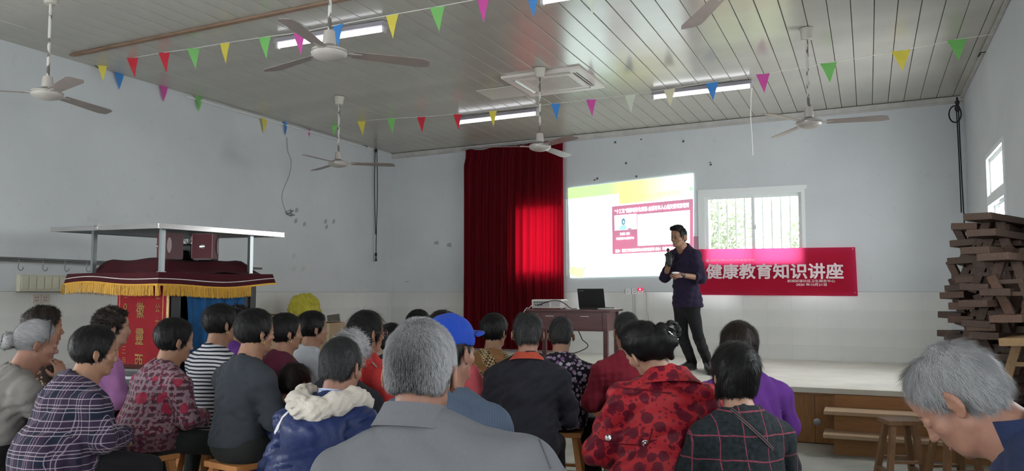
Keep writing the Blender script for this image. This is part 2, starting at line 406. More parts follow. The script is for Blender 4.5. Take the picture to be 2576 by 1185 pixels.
# foliage outside the back window and the right window
def leaf_mat():
    t = NT('leaf_green', (.3, .36, .25), .6)
    t.color(t.ramp(t.noise(3, 3), (.3, (.13, .16, .11)), (.7, (.31, .34, .25)))); t.translucent((.22, .28, .15), .35); return t.m
LEAF = leaf_mat()
def bush(name, c, size, n, label, seed, leaf=.05):
    rng = np.random.default_rng(seed); m = MB(); root = empty(name, (c[0], c[1], -.5), label, 'tree')
    p = rng.normal(size=(n, 3)); p /= np.linalg.norm(p, axis=1)[:, None]; p *= (rng.random(n) ** .4)[:, None] * np.array(size)
    vs = []; fs = []
    for i, q in enumerate(p):
        a = rng.normal(size=3); a /= np.linalg.norm(a); b = np.cross(a, rng.normal(size=3)); b /= np.linalg.norm(b); L = leaf * rng.uniform(.6, 1.3); o = np.array([0, 0, c[2] + .5]) + q
        vs += [o - a * L, o + b * L * .4, o + a * L, o - b * L * .4]; fs.append((4 * i, 4 * i + 1, 4 * i + 2, 4 * i + 3))
    m.v = [tuple(v) for v in vs]; m.f = fs; m.mi = [0] * len(fs)
    f = m.build('foliage', LEAF, root, fix=False); tag(f, kind='stuff')
    t = MB(); t.tube([(0, 0, 0), (.05, .03, c[2] * .5), (0, 0, c[2] + .5)], [.09, .07, .03], 8)
    for k in range(5):
        a = k * 1.3; t.tube([(0, 0, .5 + c[2] * .5), (math.cos(a) * size[0] * .5, math.sin(a) * size[1] * .5, c[2] + .5 + .2 * k)], [.035, .012], 6)
    t.build('trunk', plain('bark', (.12, .09, .06), .9), root, True)
bush('tree', (-2.75, 14.9, 2.4), (.95, .8, 1.3), 4200, 'leafy green tree behind the left pane of the window beside the slide', 1)
bush('tree', (-.75, 15.4, 2.1), (.75, .8, 1.0), 2600, 'leafy green tree behind the right pane of the window beside the slide', 2)
bush('tree', (2.9, 9.0, 2.6), (.6, 1.5, 1.2), 2500, 'green tree outside the window in the right wall', 3)
bush('tree', (-5.6, 15.4, 1.6), (.9, .7, 1.0), 600, 'green tree outside the window hidden behind the red curtain', 4)
# ------------------------------------------------------------------ curtain
cur = empty('stage_curtain', (-5.27, YB - .1, STZ), 'tall dark red pleated stage curtain hung from ceiling to stage, lit patch at right', 'curtain')
def curtain_mat():
    t = NT('red_curtain_cloth', (.06, .002, .006), .8, 0, .12)
    n = t.noise(2.5, 4, t.mapv((4, 4, .6)))
    t.color(t.ramp(n, (.3, (.05, .0015, .005)), (.7, (.095, .003, .010)))); t.bump(t.noise(90, 2), .1, .002)
    t.translucent((.62, .004, .02), .34); return t.m
nx, nz = 260, 26; vs = []; fs = []
rng = np.random.default_rng(3); ph = np.cumsum(rng.uniform(.2, .36, nx))
for j in range(nz):
    v = j / (nz - 1)
    for i in range(nx):
        u = i / (nx - 1); x = -6.155 + 1.78 * u - .0 * v
        x += .035 * (1 - u) * (v < .05) - .05 * (1 - v) * math.sin(u * 3) * .2
        zt = 3.875 + .03 * u + .012 * math.sin(u * 9) - (.04 if .05 < u < .30 else 0) * math.sin((u - .05) / .25 * math.pi)
        amp = .035 * (.55 + .45 * v) * (.6 + .4 * math.sin(u * 11 + 1))
        y = math.sin(ph[i] * 1.0 + .5 * math.sin(3 * v)) * amp + .012 * math.sin(ph[i] * 2.3 + v * 2)
        vs.append((x + 5.27, y, (zt - (zt - STZ - .03) * v) - STZ))
for j in range(nz - 1):
    for i in range(nx - 1): fs.append((j * nx + i, (j + 1) * nx + i, (j + 1) * nx + i + 1, j * nx + i + 1))
m = MB(); m.v = vs; m.f = fs; m.mi = [0] * len(fs); m.build('cloth', curtain_mat(), cur, True, False)
local(lambda m: m.cyl((-6.2, YB - .1, 3.885), (-4.36, YB - .1, 3.92), .012), 'curtain_rod', GREY, cur, (-5.27, YB - .1, STZ))
# ------------------------------------------------------------------ projected slide: glowing panels stand in for the projector's light on the wall
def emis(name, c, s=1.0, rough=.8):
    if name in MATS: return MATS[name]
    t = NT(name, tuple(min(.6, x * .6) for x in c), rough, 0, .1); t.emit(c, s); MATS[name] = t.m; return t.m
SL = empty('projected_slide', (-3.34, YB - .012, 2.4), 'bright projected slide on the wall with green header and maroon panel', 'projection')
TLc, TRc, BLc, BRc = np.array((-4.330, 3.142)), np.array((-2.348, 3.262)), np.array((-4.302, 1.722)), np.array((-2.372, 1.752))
def sl(u, v, lift=0.0):     # u right, v down, in the slide
    p = (TLc * (1 - u) + TRc * u) * (1 - v) + (BLc * (1 - u) + BRc * u) * v
    return (p[0] + 3.34, -lift, p[1] - 2.4)
def slrect(name, u0, u1, v0, v1, lift, mat, th=.002):
    m = MB(); q = [sl(u0, v0, lift), sl(u1, v0, lift), sl(u1, v1, lift), sl(u0, v1, lift)]
    m.prism(q, (0, th, 0)); return m.build(name, mat, SL)
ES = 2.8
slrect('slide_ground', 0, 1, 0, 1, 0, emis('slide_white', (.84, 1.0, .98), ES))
def hdr():
    t = NT('slide_header', (.4, .6, .3), .8, 0, .1)
    x = t.xyz()[0]; f = t.math('DIVIDE', t.math('ADD', x, .99), 1.98)
    c = t.ramp(f, (0, (.50, .90, .28)), (.34, (.50, .90, .33)), (.47, (.82, .97, .25)), (.60, (.98, .93, .30)), (.75, (1.0, .96, .62)), (.95, (1, .99, .93)))
    t.emit(c, 1.05); return t.m
HD = hdr()
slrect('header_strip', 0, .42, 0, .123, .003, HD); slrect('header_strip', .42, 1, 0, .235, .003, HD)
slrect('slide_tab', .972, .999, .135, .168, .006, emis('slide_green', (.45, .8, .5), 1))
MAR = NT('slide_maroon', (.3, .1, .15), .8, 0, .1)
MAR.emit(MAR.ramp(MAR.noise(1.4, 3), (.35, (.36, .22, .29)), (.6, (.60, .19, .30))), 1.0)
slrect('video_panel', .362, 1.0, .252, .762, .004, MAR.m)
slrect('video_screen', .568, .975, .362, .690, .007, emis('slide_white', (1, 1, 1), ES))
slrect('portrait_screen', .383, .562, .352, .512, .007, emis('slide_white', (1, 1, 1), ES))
# small talking head on the portrait screen
m = MB(); cy = .445
def blob(m, cu, cv, ru, rv, lift, n=18): m.prism([sl(cu + ru * math.cos(2 * math.pi * k / n), cv + rv * math.sin(2 * math.pi * k / n), lift) for k in range(n)], (0, .0015, 0))
blob(m, .455, .425, .016, .034, .009); m.build('portrait_hair', emis('slide_navy', (.10, .22, .32), 1), SL)
m = MB(); blob(m, .456, .428, .009, .019, .011); m.build('portrait_face', emis('slide_blueskin', (.45, .62, .72), 1), SL)
m = MB(); m.prism([sl(.418, .511, .010), sl(.425, .475, .010), sl(.444, .458, .010), sl(.468, .458, .010), sl(.478, .475, .010), sl(.482, .511, .010)], (0, .0015, 0)); m.build('portrait_jacket', emis('slide_teal', (.40, .68, .72), 1), SL)
slrect('portrait_desk', .49, .52, .498, .512, .009, emis('slide_plum', (.40, .25, .34), 1))
def sltext(body, u0, u1, v0, v1, mat, bold=.02, lift=.010, slope=0):
    return fit_text(body, lambda a, b, c: sl(u0 + (u1 - u0) * a, v1 + (v0 - v1) * b, lift + c), mat, SL, 'lettering', bold)
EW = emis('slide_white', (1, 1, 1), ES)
sltext('2020年 “老年人心理关爱项目”', .435, .925, .150, .205, emis('slide_tan', (.80, .62, .30), 1), 0)
sltext('“十三五”健康老龄化规划-全国老年人心理关爱项目培训', .385, .968, .285, .335, EW, .02)
sltext('王某某  教授', .425, .505, .540, .568, EW, .02); sltext('中国疾控中心慢病中心', .395, .54, .588, .615, EW, .02)
sltext('主办：国家卫生健康委员会老龄健康司 承办：中国疾控中心慢病中心', .385, .95, .712, .748, EW, .02)
m = MB(); blob(m, .075, .945, .05, .058, .004, 24); m.build('apple', emis('slide_apple', (.85, .95, .45), 1.1), SL)
m = MB(); blob(m, .03, .93, .035, .05, .0035, 24); m.build('apple', emis('slide_apple_green', (.62, .92, .38), 1.1), SL)
m = MB(); m.prism([sl(.11, .905, .006), sl(.125, .893, .006), sl(.138, .897, .006), sl(.13, .915, .006)], (0, .001, 0)); m.build('apple_leaf', emis('slide_green', (.45, .8, .5), 1), SL)
# tape scraps and dark nicks on the wall around the slide
def scrap(x, z, w, h, mat, par=WBK, dx=0, name='tape_scrap'):
    m = MB(); m.prism([(x, YB - .003, z), (x + w, YB - .003, z + random.uniform(-.3, .3) * h), (x + w * .9, YB - .003, z + h), (x + w * .1, YB - .003, z + h * .8)], (0, -.003, 0)); m.build(name, mat, par)
DARKNICK = plain('old_plug', (.10, .10, .11), .8)
TAPE = plain('old_tape', (.50, .49, .46), .7); MARK = plain('grey_residue', (.33, .34, .34), .8)
for px, py in ((1493, 455), (1500, 452), (1598, 446), (1610, 352), (1572, 413), (1545, 360), (1783, 410), (1785, 417), (1716, 358), (1735, 478)):
    p = on_y(px, py, YB); scrap(p[0], p[2], .035, .012 + random.random() * .03, DARKNICK, name='wall_plug')
for px, py in ((1092, 615), (1124, 620), (1018, 710)):
    p = on_y(px, py, YB); scrap(p[0], p[2], .09, .06 if py < 700 else .015, MARK)
for px, py in ((742, 535), (740, 562), (762, 570), (815, 563), (836, 563), (818, 577), (735, 650), (735, 683), (760, 683)):
    p = on_x(px, py, XL); m = MB(); m.prism([(XL + .001, p[1], p[2]), (XL + .001, p[1] + .07, p[2] + .02), (XL + .001, p[1] + .06, p[2] + .08), (XL + .001, p[1] + .01, p[2] + .06)], (.003, 0, 0)); m.build('tape_scrap', MARK if py < 600 else TAPE, WL)
sp2 = MB(); p = on_y(1750, 610, YB); sp2.bbox(p[0] - .05, p[0] + .04, YB - .004, YB, p[2] - .10, p[2] + .09); sp2.build('paper_patch', plain('pinkish_patch', (.42, .2, .27), .7), WBK)
# ================================================================== OBJECTS
def T(name, loc, label, cat, rz=0.0, group=None): return empty(name, loc, label, cat, rz, group)
# red banner pinned below the window
ban = T('red_banner', (-1.2, YB - .03, 1.78), 'red cloth banner with white Chinese lettering hanging under the back window', 'banner')
def banner_mat():
    t = NT('red_banner_cloth', (.42, .008, .022), .65, 0, .25); t.color(t.ramp(t.noise(3, 3), (.3, (.36, .006, .02)), (.7, (.46, .010, .028))))
    t.translucent((1.0, .10, .30), .58); return t.m
bTL, bTR, bBL, bBR = np.array((-2.30, 2.125)), np.array((-.150, 2.107)), np.array((-2.32, 1.452)), np.array((-.135, 1.437))
def bn(u, v, lift=0.0):
    p = (bTL * (1 - u) + bTR * u) * (1 - v) + (bBL * (1 - u) + bBR * u) * v
    w = .0025 * math.sin(u * 23 + v * 3) * v
    return (p[0] + 1.2, -lift + w - .008, p[1] - 1.78)
m = MB(); nx, nz = 140, 12
m.v = [bn(i / (nx - 1), j / (nz - 1)) for j in range(nz) for i in range(nx)]
m.f = [(j * nx + i, (j + 1) * nx + i, (j + 1) * nx + i + 1, j * nx + i + 1) for j in range(nz - 1) for i in range(nx - 1)]; m.mi = [0] * len(m.f)
m.build('cloth', banner_mat(), ban, True, False)
LETT = plain('banner_letter', (.72, .58, .62), .6)
def btext(body, px0, px1, py0, py1, bold, tilt=0):
    a = on_y(px0, py1, YB); b = on_y(px1, py0, YB)
    uv = lambda x, z: ((x + 2.31) / 2.165, (2.116 - z) / .67)
    u0, v1 = uv(a[0], a[2]); u1, v0 = uv(b[0], b[2])
    return fit_text(body, lambda s, t, c: bn(u0 + (u1 - u0) * s, v1 + (v0 - v1) * t, .004 + c), LETT, ban, 'lettering', bold)
btext('健康教育知识讲座', 1778, 2121, 660, 703, .028)
btext('国家基本公共卫生服务项目', 1788, 1898, 652, 659, .012)
btext('航城街道社区卫生服务中心', 1981, 2100, 702, 710, .012)
btext('2020 年10月21日', 2003, 2079, 711, 719, .02)
m = MB(); a = on_y(1781, 656, YB)
for k in range(20):
    t0, t1 = k * math.pi / 10, (k + 1) * math.pi / 10
    m.add([(a[0] + 1.2 + .026 * math.cos(t) * r, -.012, a[2] - 1.78 + .022 * math.sin(t) * r) for t, r in ((t0, 1), (t1, 1), (t1, .7), (t0, .7))], [(0, 1, 2, 3)])
m.add([(a[0] + 1.2 - .004, -.012, a[2] - 1.792), (a[0] + 1.2 + .012, -.012, a[2] - 1.788), (a[0] + 1.2 + .010, -.012, a[2] - 1.768), (a[0] + 1.2 - .006, -.012, a[2] - 1.772)], [(0, 1, 2, 3)])
m.build('emblem', LETT, ban, fix=False)
for u, v in ((.02, .95), (.985, .93), (.985, .04), (.3, .03), (.02, .04)):
    q = bn(u, v, .006); MB().ball(q, .006, 8).build('pin', plain('white_pin', (.8, .8, .8), .4), ban, True)
# desk on the stage
DESK = wood('desk_lacquer', (.085, .028, .030), (.14, .050, .050), (.6, 4, 4), .35)
dk = T('desk', (-3.26, 9.25, STZ), 'dark red wooden desk with drawer front on the stage, carrying laptop and projector', 'desk')
m = MB(); m.bevbox((0, 0, .728), (1.06, .56, .028), .004); m.build('desktop', DESK, dk)
for x in (-.465, .465):
    for y in (-.215, .215): MB().bbox(x - .025, x + .025, y - .025, y + .025, 0, .714).build('leg', DESK, dk)
MB().bbox(-.44, .44, -.235, -.215, .49, .714).build('apron', DESK, dk); MB().bbox(-.44, .44, .215, .235, .49, .714).build('apron', DESK, dk)
for x in (-.475, .465): MB().bbox(x, x + .012, -.19, .19, .49, .714).build('side_panel', DESK, dk)
for x0, x1 in ((-.43, -.01), (.01, .43)):
    m = MB().bevbox(((x0 + x1) / 2, -.24, .60), (x1 - x0, .012, .19), .003); d = m.build('drawer', DESK, dk)
    MB().bbox((x0 + x1) / 2 - .05, (x0 + x1) / 2 + .05, -.252, -.246, .655, .663).build('handle', plain('pale_pull', (.5, .45, .43), .4, .4), d)
MB().bbox(-.44, .44, -.2, .2, .485, .492).build('drawer_floor', DESK, dk)
DT = STZ + .742
# laptop, back of the lid to the audience
lp = T('laptop', (-3.02, 9.2, DT), 'open black laptop on the desk, lid back facing the audience', 'laptop', math.radians(-8))
BLK = plain('black_plastic', (.012, .012, .013), .45)
MB().bevbox((.02, .10, .011), (.345, .24, .022), .004).build('base', BLK, lp)
Rl = Matrix.Rotation(math.radians(12), 3, 'X')
m = MB().bevbox((0, -.010, .128), (.345, .010, .232), .003, Rl); lid = m.build('lid', BLK, lp)
def lidpt(a, b, c): v = Rl @ Vector((-.15 + .065 * a, -.0055, .085 + .014 * b)); return v + Vector((0, -.010, .128))
fit_text('lenovo', lidpt, plain('silver_print', (.45, .45, .46), .4), lid, 'lettering', .02)
m = MB()
for r in range(4):
    for c in range(12): m.bbox(-.13 + c * .024, -.13 + c * .024 + .02, .06 + r * .026, .06 + r * .026 + .022, .022, .025)
m.build('keyboard', plain('dark_keys', (.03, .03, .03), .5), lp)
# projector
pj = T('projector', (-3.52, 9.12, DT), 'white projector with rear sockets at the left end of the desk', 'projector', math.radians(4))
PW = plain('projector_shell', (.62, .57, .55), .4, var=.05)
m = MB().bevbox((0, 0, .062), (.37, .30, .104), .014); m.build('housing', PW, pj)
for x in (-.15, .15):
    for y in (-.11, .11): MB().cyl((x, y, 0), (x, y, .012), .012).build('foot', BLK, pj)
m = MB().bbox(-.165, .04, -.1515, -.149, .022, .095); m.build('socket_panel', plain('panel_grey', (.33, .31, .31), .5), pj)
m = MB()
for i, (x, z) in enumerate(((-.15, .08), (-.12, .08), (-.09, .08), (-.06, .08), (-.03, .08), (0, .08), (-.14, .05), (-.105, .05), (-.07, .05))): m.bbox(x, x + .018, -.154, -.151, z - .006, z + .006)
m.build('socket', BLK, pj)
m = MB()
for k in range(9): m.bbox(.06, .17, -.1515, -.149, .03 + k * .007, .033 + k * .007)
m.build('vent', plain('vent_dark', (.2, .19, .19), .6), pj)
m = MB().cyl((.10, .15, .06), (.10, .175, .06), .045, .045, 20); m.build('lens', BLK, pj, True)
def cable(name, pts, r, mat, label, n=6):
    P = [Vector(p) for p in pts]; out = []
    for i in range(len(P) - 1):
        p0, p1, p2, p3 = P[max(i - 1, 0)], P[i], P[i + 1], P[min(i + 2, len(P) - 1)]
        for s in range(6):
            t = s / 6; out.append(.5 * ((2 * p1) + (p2 - p0) * t + (2 * p0 - 5 * p1 + 4 * p2 - p3) * t * t + (3 * p1 - p0 - 3 * p2 + p3) * t ** 3))
    out.append(P[-1]); o = out[0].copy(); m = MB().tube([p - o for p in out], r, n); ob = m.build(name, mat, None, True); ob.location = o
    return tag(ob, label, 'cable')
CB = plain('black_cable', (.015, .015, .015), .5); CW_ = plain('white_cable', (.6, .6, .6), .5)
cable('video_cable', [(-3.61, 8.955, DT + .05), (-3.60, 8.93, DT + .045), (-3.47, 8.94, DT + .09), (-3.36, 8.97, DT + .10), (-3.28, 9.00, DT + .06), (-3.22, 9.04, DT + .008), (-3.17, 9.10, DT + .006)], .005, CB, 'black cable looping from the projector back to the laptop')
cable('power_cable', [(-3.68, 8.965, DT + .05), (-3.70, 8.94, DT + .03), (-3.72, 8.95, DT + .01), (-3.76, 8.955, DT + .006), (-3.80, 8.95, DT - .1), (-3.81, 8.96, DT - .5)], .005, CW_, 'white cable dropping over the left end of the desk')
q0 = on_y(1455, 836, 9.3); q1 = on_y(1464, 853, 9.3); q2 = on_y(1472, 878, 9.3); q3 = on_z(1492, 898, STZ + .006)
cable('floor_cable', [(q0[0], 9.3, q0[2] + .02), tuple(q1), tuple(q2), (q3[0] - .06, 9.25, STZ + .05), (q3[0], 9.2, STZ + .006), (q3[0] - .25, 8.95, STZ + .006)], .006, CB, 'dark cable hanging under the desk down to the stage floor')
nb = MB().bevbox((0, 0, .006), (.2, .14, .012), .002); nb = tag(nb.build('notebook', plain('paper_grey', (.5, .5, .5), .7)), 'thin grey booklet lying right of the laptop on the desk', 'booklet'); nb.location = (-2.80, 9.10, DT + .001); nb.rotation_euler = (0, 0, .2)
# wall sockets with the glowing plug
for i, (px, lab) in enumerate(((1581, 'left white socket plate on the tiled wall behind the desk'), (1597, 'middle white socket plate on the tiled wall behind the desk'), (1612, 'right white socket plate holding the glowing red plug'))):
    p = on_y(px, 733, YB); s = T('wall_socket', (p[0], YB - .008, p[2]), lab, 'socket')
    MB().bevbox((0, -.006, 0), (.086, .012, .086), .003).build('plate', plain('socket_white', (.7, .7, .7), .35), s)
    m = MB()
    for x, z in ((-.014, .014), (.014, .014), (-.01, -.016), (.01, -.016)): m.bbox(x - .003, x + .003, -.0135, -.011, z - .007, z + .007)
    m.build('slot', BLK, s)
p = on_y(1613, 728, YB); s = T('plug', (p[0], YB - .02, p[2]), 'glowing red plug in the right wall socket behind the desk', 'plug')
MB().bevbox((0, -.03, 0), (.075, .04, .04), .008).build('body', emis('plug_red', (.8, .03, .10), .8), s); MB().ball((0, -.053, 0), .011, 10).build('lamp', emis('plug_lamp', (1, .55, .6), 3), s, True)
cable('plug_cable', [(p[0] + .03, YB - .05, p[2]), (p[0] + .07, YB - .05, p[2] + .0), (p[0] + .085, YB - .035, p[2] - .1), (p[0] + .09, YB - .03, p[2] - .3), (p[0] + .12, YB - .03, p[2] - .5), (p[0] + .10, YB - .03, p[2] - .85)], .004, plain('grey_cable', (.3, .3, .32), .5), 'thin cable hanging down the tiles from the glowing red plug')
p = on_y(1597, 742, YB)
for dx in (-.01, .02):
    o = MB().bbox(dx - .007, dx + .007, -.012, 0, -.45, 0).build('cable_conduit', plain('tile_conduit', (.55, .56, .56), .4), None); o.location = (p[0], YB - .009, p[2]); tag(o, ('left' if dx < 0 else 'right') + ' one of two thin white conduits below the middle socket', 'conduit')
# ------------------------------------------------------------------ ceiling fans
FANW = plain('fan_enamel', (.42, .39, .36), .4, var=.12, vs=8); 
def rodmat():
    t = NT('peeling_rod', (.5, .5, .48), .5); n = t.noise(14, 3, t.mapv((1, 1, .6)))
    t.color(t.ramp(n, (.50, (.60, .59, .56)), (.54, (.13, .11, .10)))); return t.m
ROD = rodmat(); BLADE = plain('fan_blade', (.25, .205, .19), .4, var=.1, vs=5); CUP = plain('canopy_cup', (.50, .48, .42), .5)
def blade_mesh():
    m = MB(); n = 10; top = []
    for i in range(n):
        t = i / (n - 1); r = .16 + .54 * t; w = .048 + .022 * t if t < .97 else .045
        for s in (-1, 1):
            y = s * w; top.append((r + (.012 * s if t > .97 else 0), y, -.16 * y - .006 * t))
    vs = top + [(a, b, c - .004) for a, b, c in top]; N = len(top); fs = []
    for i in range(n - 1):
        a = 2 * i; fs += [(a, a + 2, a + 3, a + 1), (N + a, N + a + 1, N + a + 3, N + a + 2), (a, N + a, N + a + 2, a + 2), (a + 1, a + 3, N + a + 3, N + a + 1)]
    fs += [(0, 1, N + 1, N), (N - 2, N + N - 2, N + N - 1, N - 1)]
    return m.add(vs, fs)
def make_fan():
    f = T('ceiling_fan', (0, 0, 0), 'x', 'fan', 0, 'ceiling fans')
    MB().lathe([(.02, -.10), (.05, -.098), (.062, -.02), (.066, 0)], (0, 0, 0), 18).build('ceiling_cup', CUP, f, True)
    MB().cyl((0, 0, -.09), (0, 0, -.82), .0125, n=10).build('rod', ROD, f, True)
    MB().lathe([(.018, 0), (.036, -.005), (.040, -.03), (.046, -.085), (.04, -.095), (.02, -.10)], (0, 0, -.70), 18).build('lower_cup', FANW, f, True)
    mt = MB().lathe([(.03, -.005), (.075, -.012), (.118, -.030), (.122, -.045), (.118, -.062), (.10, -.078), (.055, -.092), (.02, -.096), (.001, -.096)], (0, 0, -.80), 32).build('motor', FANW, f, True)
    MB().lathe([(.119, .004), (.1235, .002), (.1235, -.002), (.119, -.004)], (0, 0, -.845), 32).build('chrome_ring', plain('chrome', (.6, .6, .6), .15, 1.0), mt, True)
    bm0 = blade_mesh().build('blade', BLADE, f)
    for k in range(3):
        b = bm0 if k == 0 else bm0.copy()
        if k: COL.objects.link(b); b.parent = f
        b.location = (0, 0, -.842); b.rotation_euler = (0, 0, k * 2 * math.pi / 3)
        a = k * 2 * math.pi / 3; m = MB().beam((.09, 0, -.004), (.22, 0, 0), .05, .006); br = m.build('blade_bracket', FANW, b)
    return f
fan0 = make_fan()
for i, (x, y, a, lab) in enumerate(((-6.04, 8.30, -88, 'ceiling fan on a long peeling rod near the far left corner of the hall'), (-3.31, 8.28, -157, 'ceiling fan hanging in front of the air conditioner and red curtain'), (-.48, 8.20, -118, 'ceiling fan hanging near the right wall above the banner end'), (-6.08, 4.40, -20, 'ceiling fan closest to the left wall rail, hanging from a white rod'), (-3.29, 4.40, -75, 'large near ceiling fan in front of the bright tube lamp'), (-.66, 4.55, 121, 'ceiling fan of which only one brown blade tip shows at top right'))):
    f = fan0 if i == 0 else copy_tree(fan0)
    f.location = (x, y, cz(x) - .012); f.rotation_euler = (0, 0, math.radians(a)); f['label'] = lab; f.scale.z = (1, 1.05, 1.10, 1, 1.06, 1)[i]
# ------------------------------------------------------------------ tube lamps
def tube_mat():
    t = NT('lamp_tube', (.9, .9, .9), .4); t.emit((.93, .95, 1.0), TUBE); return t.m
HOUS = plain('lamp_housing', (.42, .40, .45), .45)
lamp0 = T('tube_lamp', (0, 0, 0), 'x', 'lamp', 0, 'fluorescent ceiling lamps')
m = MB(); m.prism([(-.61, -.035, 0), (-.61, .035, 0), (-.61, .06, -.05), (-.61, -.06, -.05)], (1.22, 0, 0)); m.build('housing', HOUS, lamp0)
MB().cyl((-.585, 0, -.072), (.585, 0, -.072), .021, n=12).build('tube', tube_mat(), lamp0, True)
for s in (-1, 1): MB().bbox(s * .598 - .012, s * .598 + .012, -.022, .022, -.10, -.04).build('end_cap', plain('cap_grey', (.5, .5, .5), .5), lamp0)
for i, (x, y, a, lab) in enumerate(((-4.65, 10.035, 0, 'fluorescent tube lamp near the top of the red curtain'), (-1.82, 9.90, 0, 'fluorescent tube lamp with a pull cord left of the right-hand fan'), (-4.62, 6.18, 2, 'bright tube lamp seen behind the large near fan'), (-1.86, 6.22, 1, 'tube lamp cut off by the top edge beside white pennant'))):
    l = lamp0 if i == 0 else copy_tree(lamp0)
    l.location = (x, y, cz(x) - .014); l.rotation_euler = (0, -tilt, math.radians(a)); l['label'] = lab
pc = cable('pull_cord', [(-1.215, 9.9, 3.95), (-1.235, 9.9, 3.6), (-1.225, 9.9, 3.35), (-1.22, 9.9, 3.12)], .006, plain('cord_white', (.7, .7, .66), .7), 'pale pull cord hanging from the right tube lamp'); pc['category'] = 'cord'
# ------------------------------------------------------------------ ceiling air conditioner
ac = T('ceiling_air_conditioner', (-3.36, 8.87, cz(-3.36)), 'white square ceiling air conditioner with central grille', 'air conditioner'); ac.rotation_euler = (0, -tilt, 0)
ACW = plain('ac_plastic', (.66, .61, .57), .4)
m = MB(); frame_q = ((-.48, .48, -.48, -.40), (-.48, .48, .40, .48), (-.48, -.40, -.40, .40), (.40, .48, -.40, .40))
for a, b, c, d in frame_q: m.bbox(a, b, c, d, -.035, -.006)
for a, b, c, d in ((-.33, .33, -.33, -.27), (-.33, .33, .27, .33), (-.33, -.27, -.27, .27), (.27, .33, -.27, .27)): m.bbox(a, b, c, d, -.04, -.008)
for sx in (-1, 1):
    for sy in (-1, 1): m.bbox(*sorted((sx * .33, sx * .40)), *sorted((sy * .33, sy * .40)), -.035, -.006)
m.build('panel', ACW, ac)
MB().bbox(-.41, .41, -.41, .41, -.012, -.007).build('recess', plain('ac_dark', (.04, .035, .03), .8), ac)
for k in range(4):
    R = Matrix.Rotation(k * math.pi / 2, 3, 'Z'); c = R @ Vector((.365, 0, -.026)); Rv = R @ Matrix.Rotation(.5, 3, 'Y')
    MB().box(c, (.045, .62, .006), Rv).build('louvre', plain('ac_louvre', (.66, .66, .63), .35), ac)
m = MB()
for k in range(27):
    x = -.262 + k * .0202; m.bbox(x - .003, x + .003, -.27, .27, -.036, -.028)
for k in range(14):
    y = -.262 + k * .0403; m.bbox(-.27, .27, y - .003, y + .003, -.034, -.027)
m.build('grille', ACW, ac)
hp = MB().bevbox((0, 0, 0), (.5, .5, .012), .003); hp = tag(hp.build('ceiling_hatch', plain('hatch_paint', (.52, .50, .45), .35)), 'flat square access hatch left of the ceiling air conditioner', 'hatch'); hp.location = (-4.12, 9.05, cz(-4.12) - .016); hp.rotation_euler = (0, -tilt, 0)
# ------------------------------------------------------------------ bunting
PCOL = dict(red=(.68, .04, .07), green=(.26, .60, .20), yellow=(.80, .68, .13), blue=(.09, .34, .72), pink=(.70, .13, .48), white=(.68, .74, .64), cream=(.76, .71, .55))
def pmat(c):
    if 'pennant_' + c in MATS: return MATS['pennant_' + c]
    t = NT('pennant_' + c, PCOL[c], .6); t.translucent(tuple(min(1, x * 1.5) for x in PCOL[c]), .35); MATS['pennant_' + c] = t.m; return t.m
STRG = plain('string_white', (.62, .62, .58), .8)
def garland(label, ends, flags, hgt=.205):
    """flags: (x, y pixel of the pennant's top centre, colour, half width, sway); ends: world points"""
    pts = [Vector(ends[0])]; F_ = []
    A, B = Vector(ends[0]), Vector(ends[-1])
    for px, py, c, hw, sw in flags:
        if px is None: continue
        # where the ray meets the vertical plane through the string's two ends
        d = Vector(ray(px, py)); nrm = Vector((-(B.y - A.y), B.x - A.x, 0)); t = (A - Vector(C0)).dot(nrm) / d.dot(nrm); p = Vector(C0) + d * t
        pts.append(p); F_.append((p, c, hw, sw))
    pts.append(B); o = pts[0].copy(); root = T('bunting', o, label, 'bunting')
    MB().tube([p - o for p in pts], .004, 5).build('string', STRG, root)
    u = (B - A); u.z = 0; u.normalize()
    for p, c, hw, sw in F_:
        q = p - o; n = Vector((-u.y, u.x, 0)); w = u * math.cos(sw) + n * math.sin(sw)
        m = MB(); tip = q + Vector((0, 0, -hgt)) + n * .03 * math.sin(sw * 3) + u * .01; nn = w.cross(Vector((0, 0, 1))) * .0012
        a, b = q - w * hw, q + w * hw; mid = (a + b) / 2 + nn * 6 - Vector((0, 0, hgt * .45)); ml = (a * .55 + tip * .45) ; mr = (b * .55 + tip * .45)
        for s in (1, -1):
            base = len(m.v); m.v += [tuple(v + nn * s) for v in (a, b, ml + nn * 5, mr + nn * 5, tip)]; m.mi += [0, 0]
            f = [(base, base + 1, base + 3, base + 2), (base + 2, base + 3, base + 4)]; m.f += f if s > 0 else [tuple(reversed(g)) for g in f]
        for i, j in ((0, 2), (2, 4), (4, 3), (3, 1), (1, 0)): m.f.append((i, j, j + 5, i + 5)); m.mi.append(0)
        tag(m.build('pennant', pmat(c), root), c + ' paper pennant')
garland('near string of coloured paper pennants crossing in front of the bright tube lamp', [(XL + .01, 6.05, 3.90), (XR - .01, 5.2, 3.80)],
        [(257, 157, 'yellow', .055, .9), (333, 145, 'red', .06, .5), (413, 132, 'red', .06, .4), (486, 122, 'green', .06, .6), (566, 108, 'yellow', .06, .1), (666, 93, 'green', .065, .2), (753, 82, 'pink', .06, .2), (851, 62, 'blue', .065, -.1), (987, 37, 'yellow', .065, 0), (1100, 17, 'green', .065, .2), (1217, -5, 'pink', .065, -.2), (1342, -20, 'blue', .065, -.2), (1486, -32, 'white', .065, .1)])
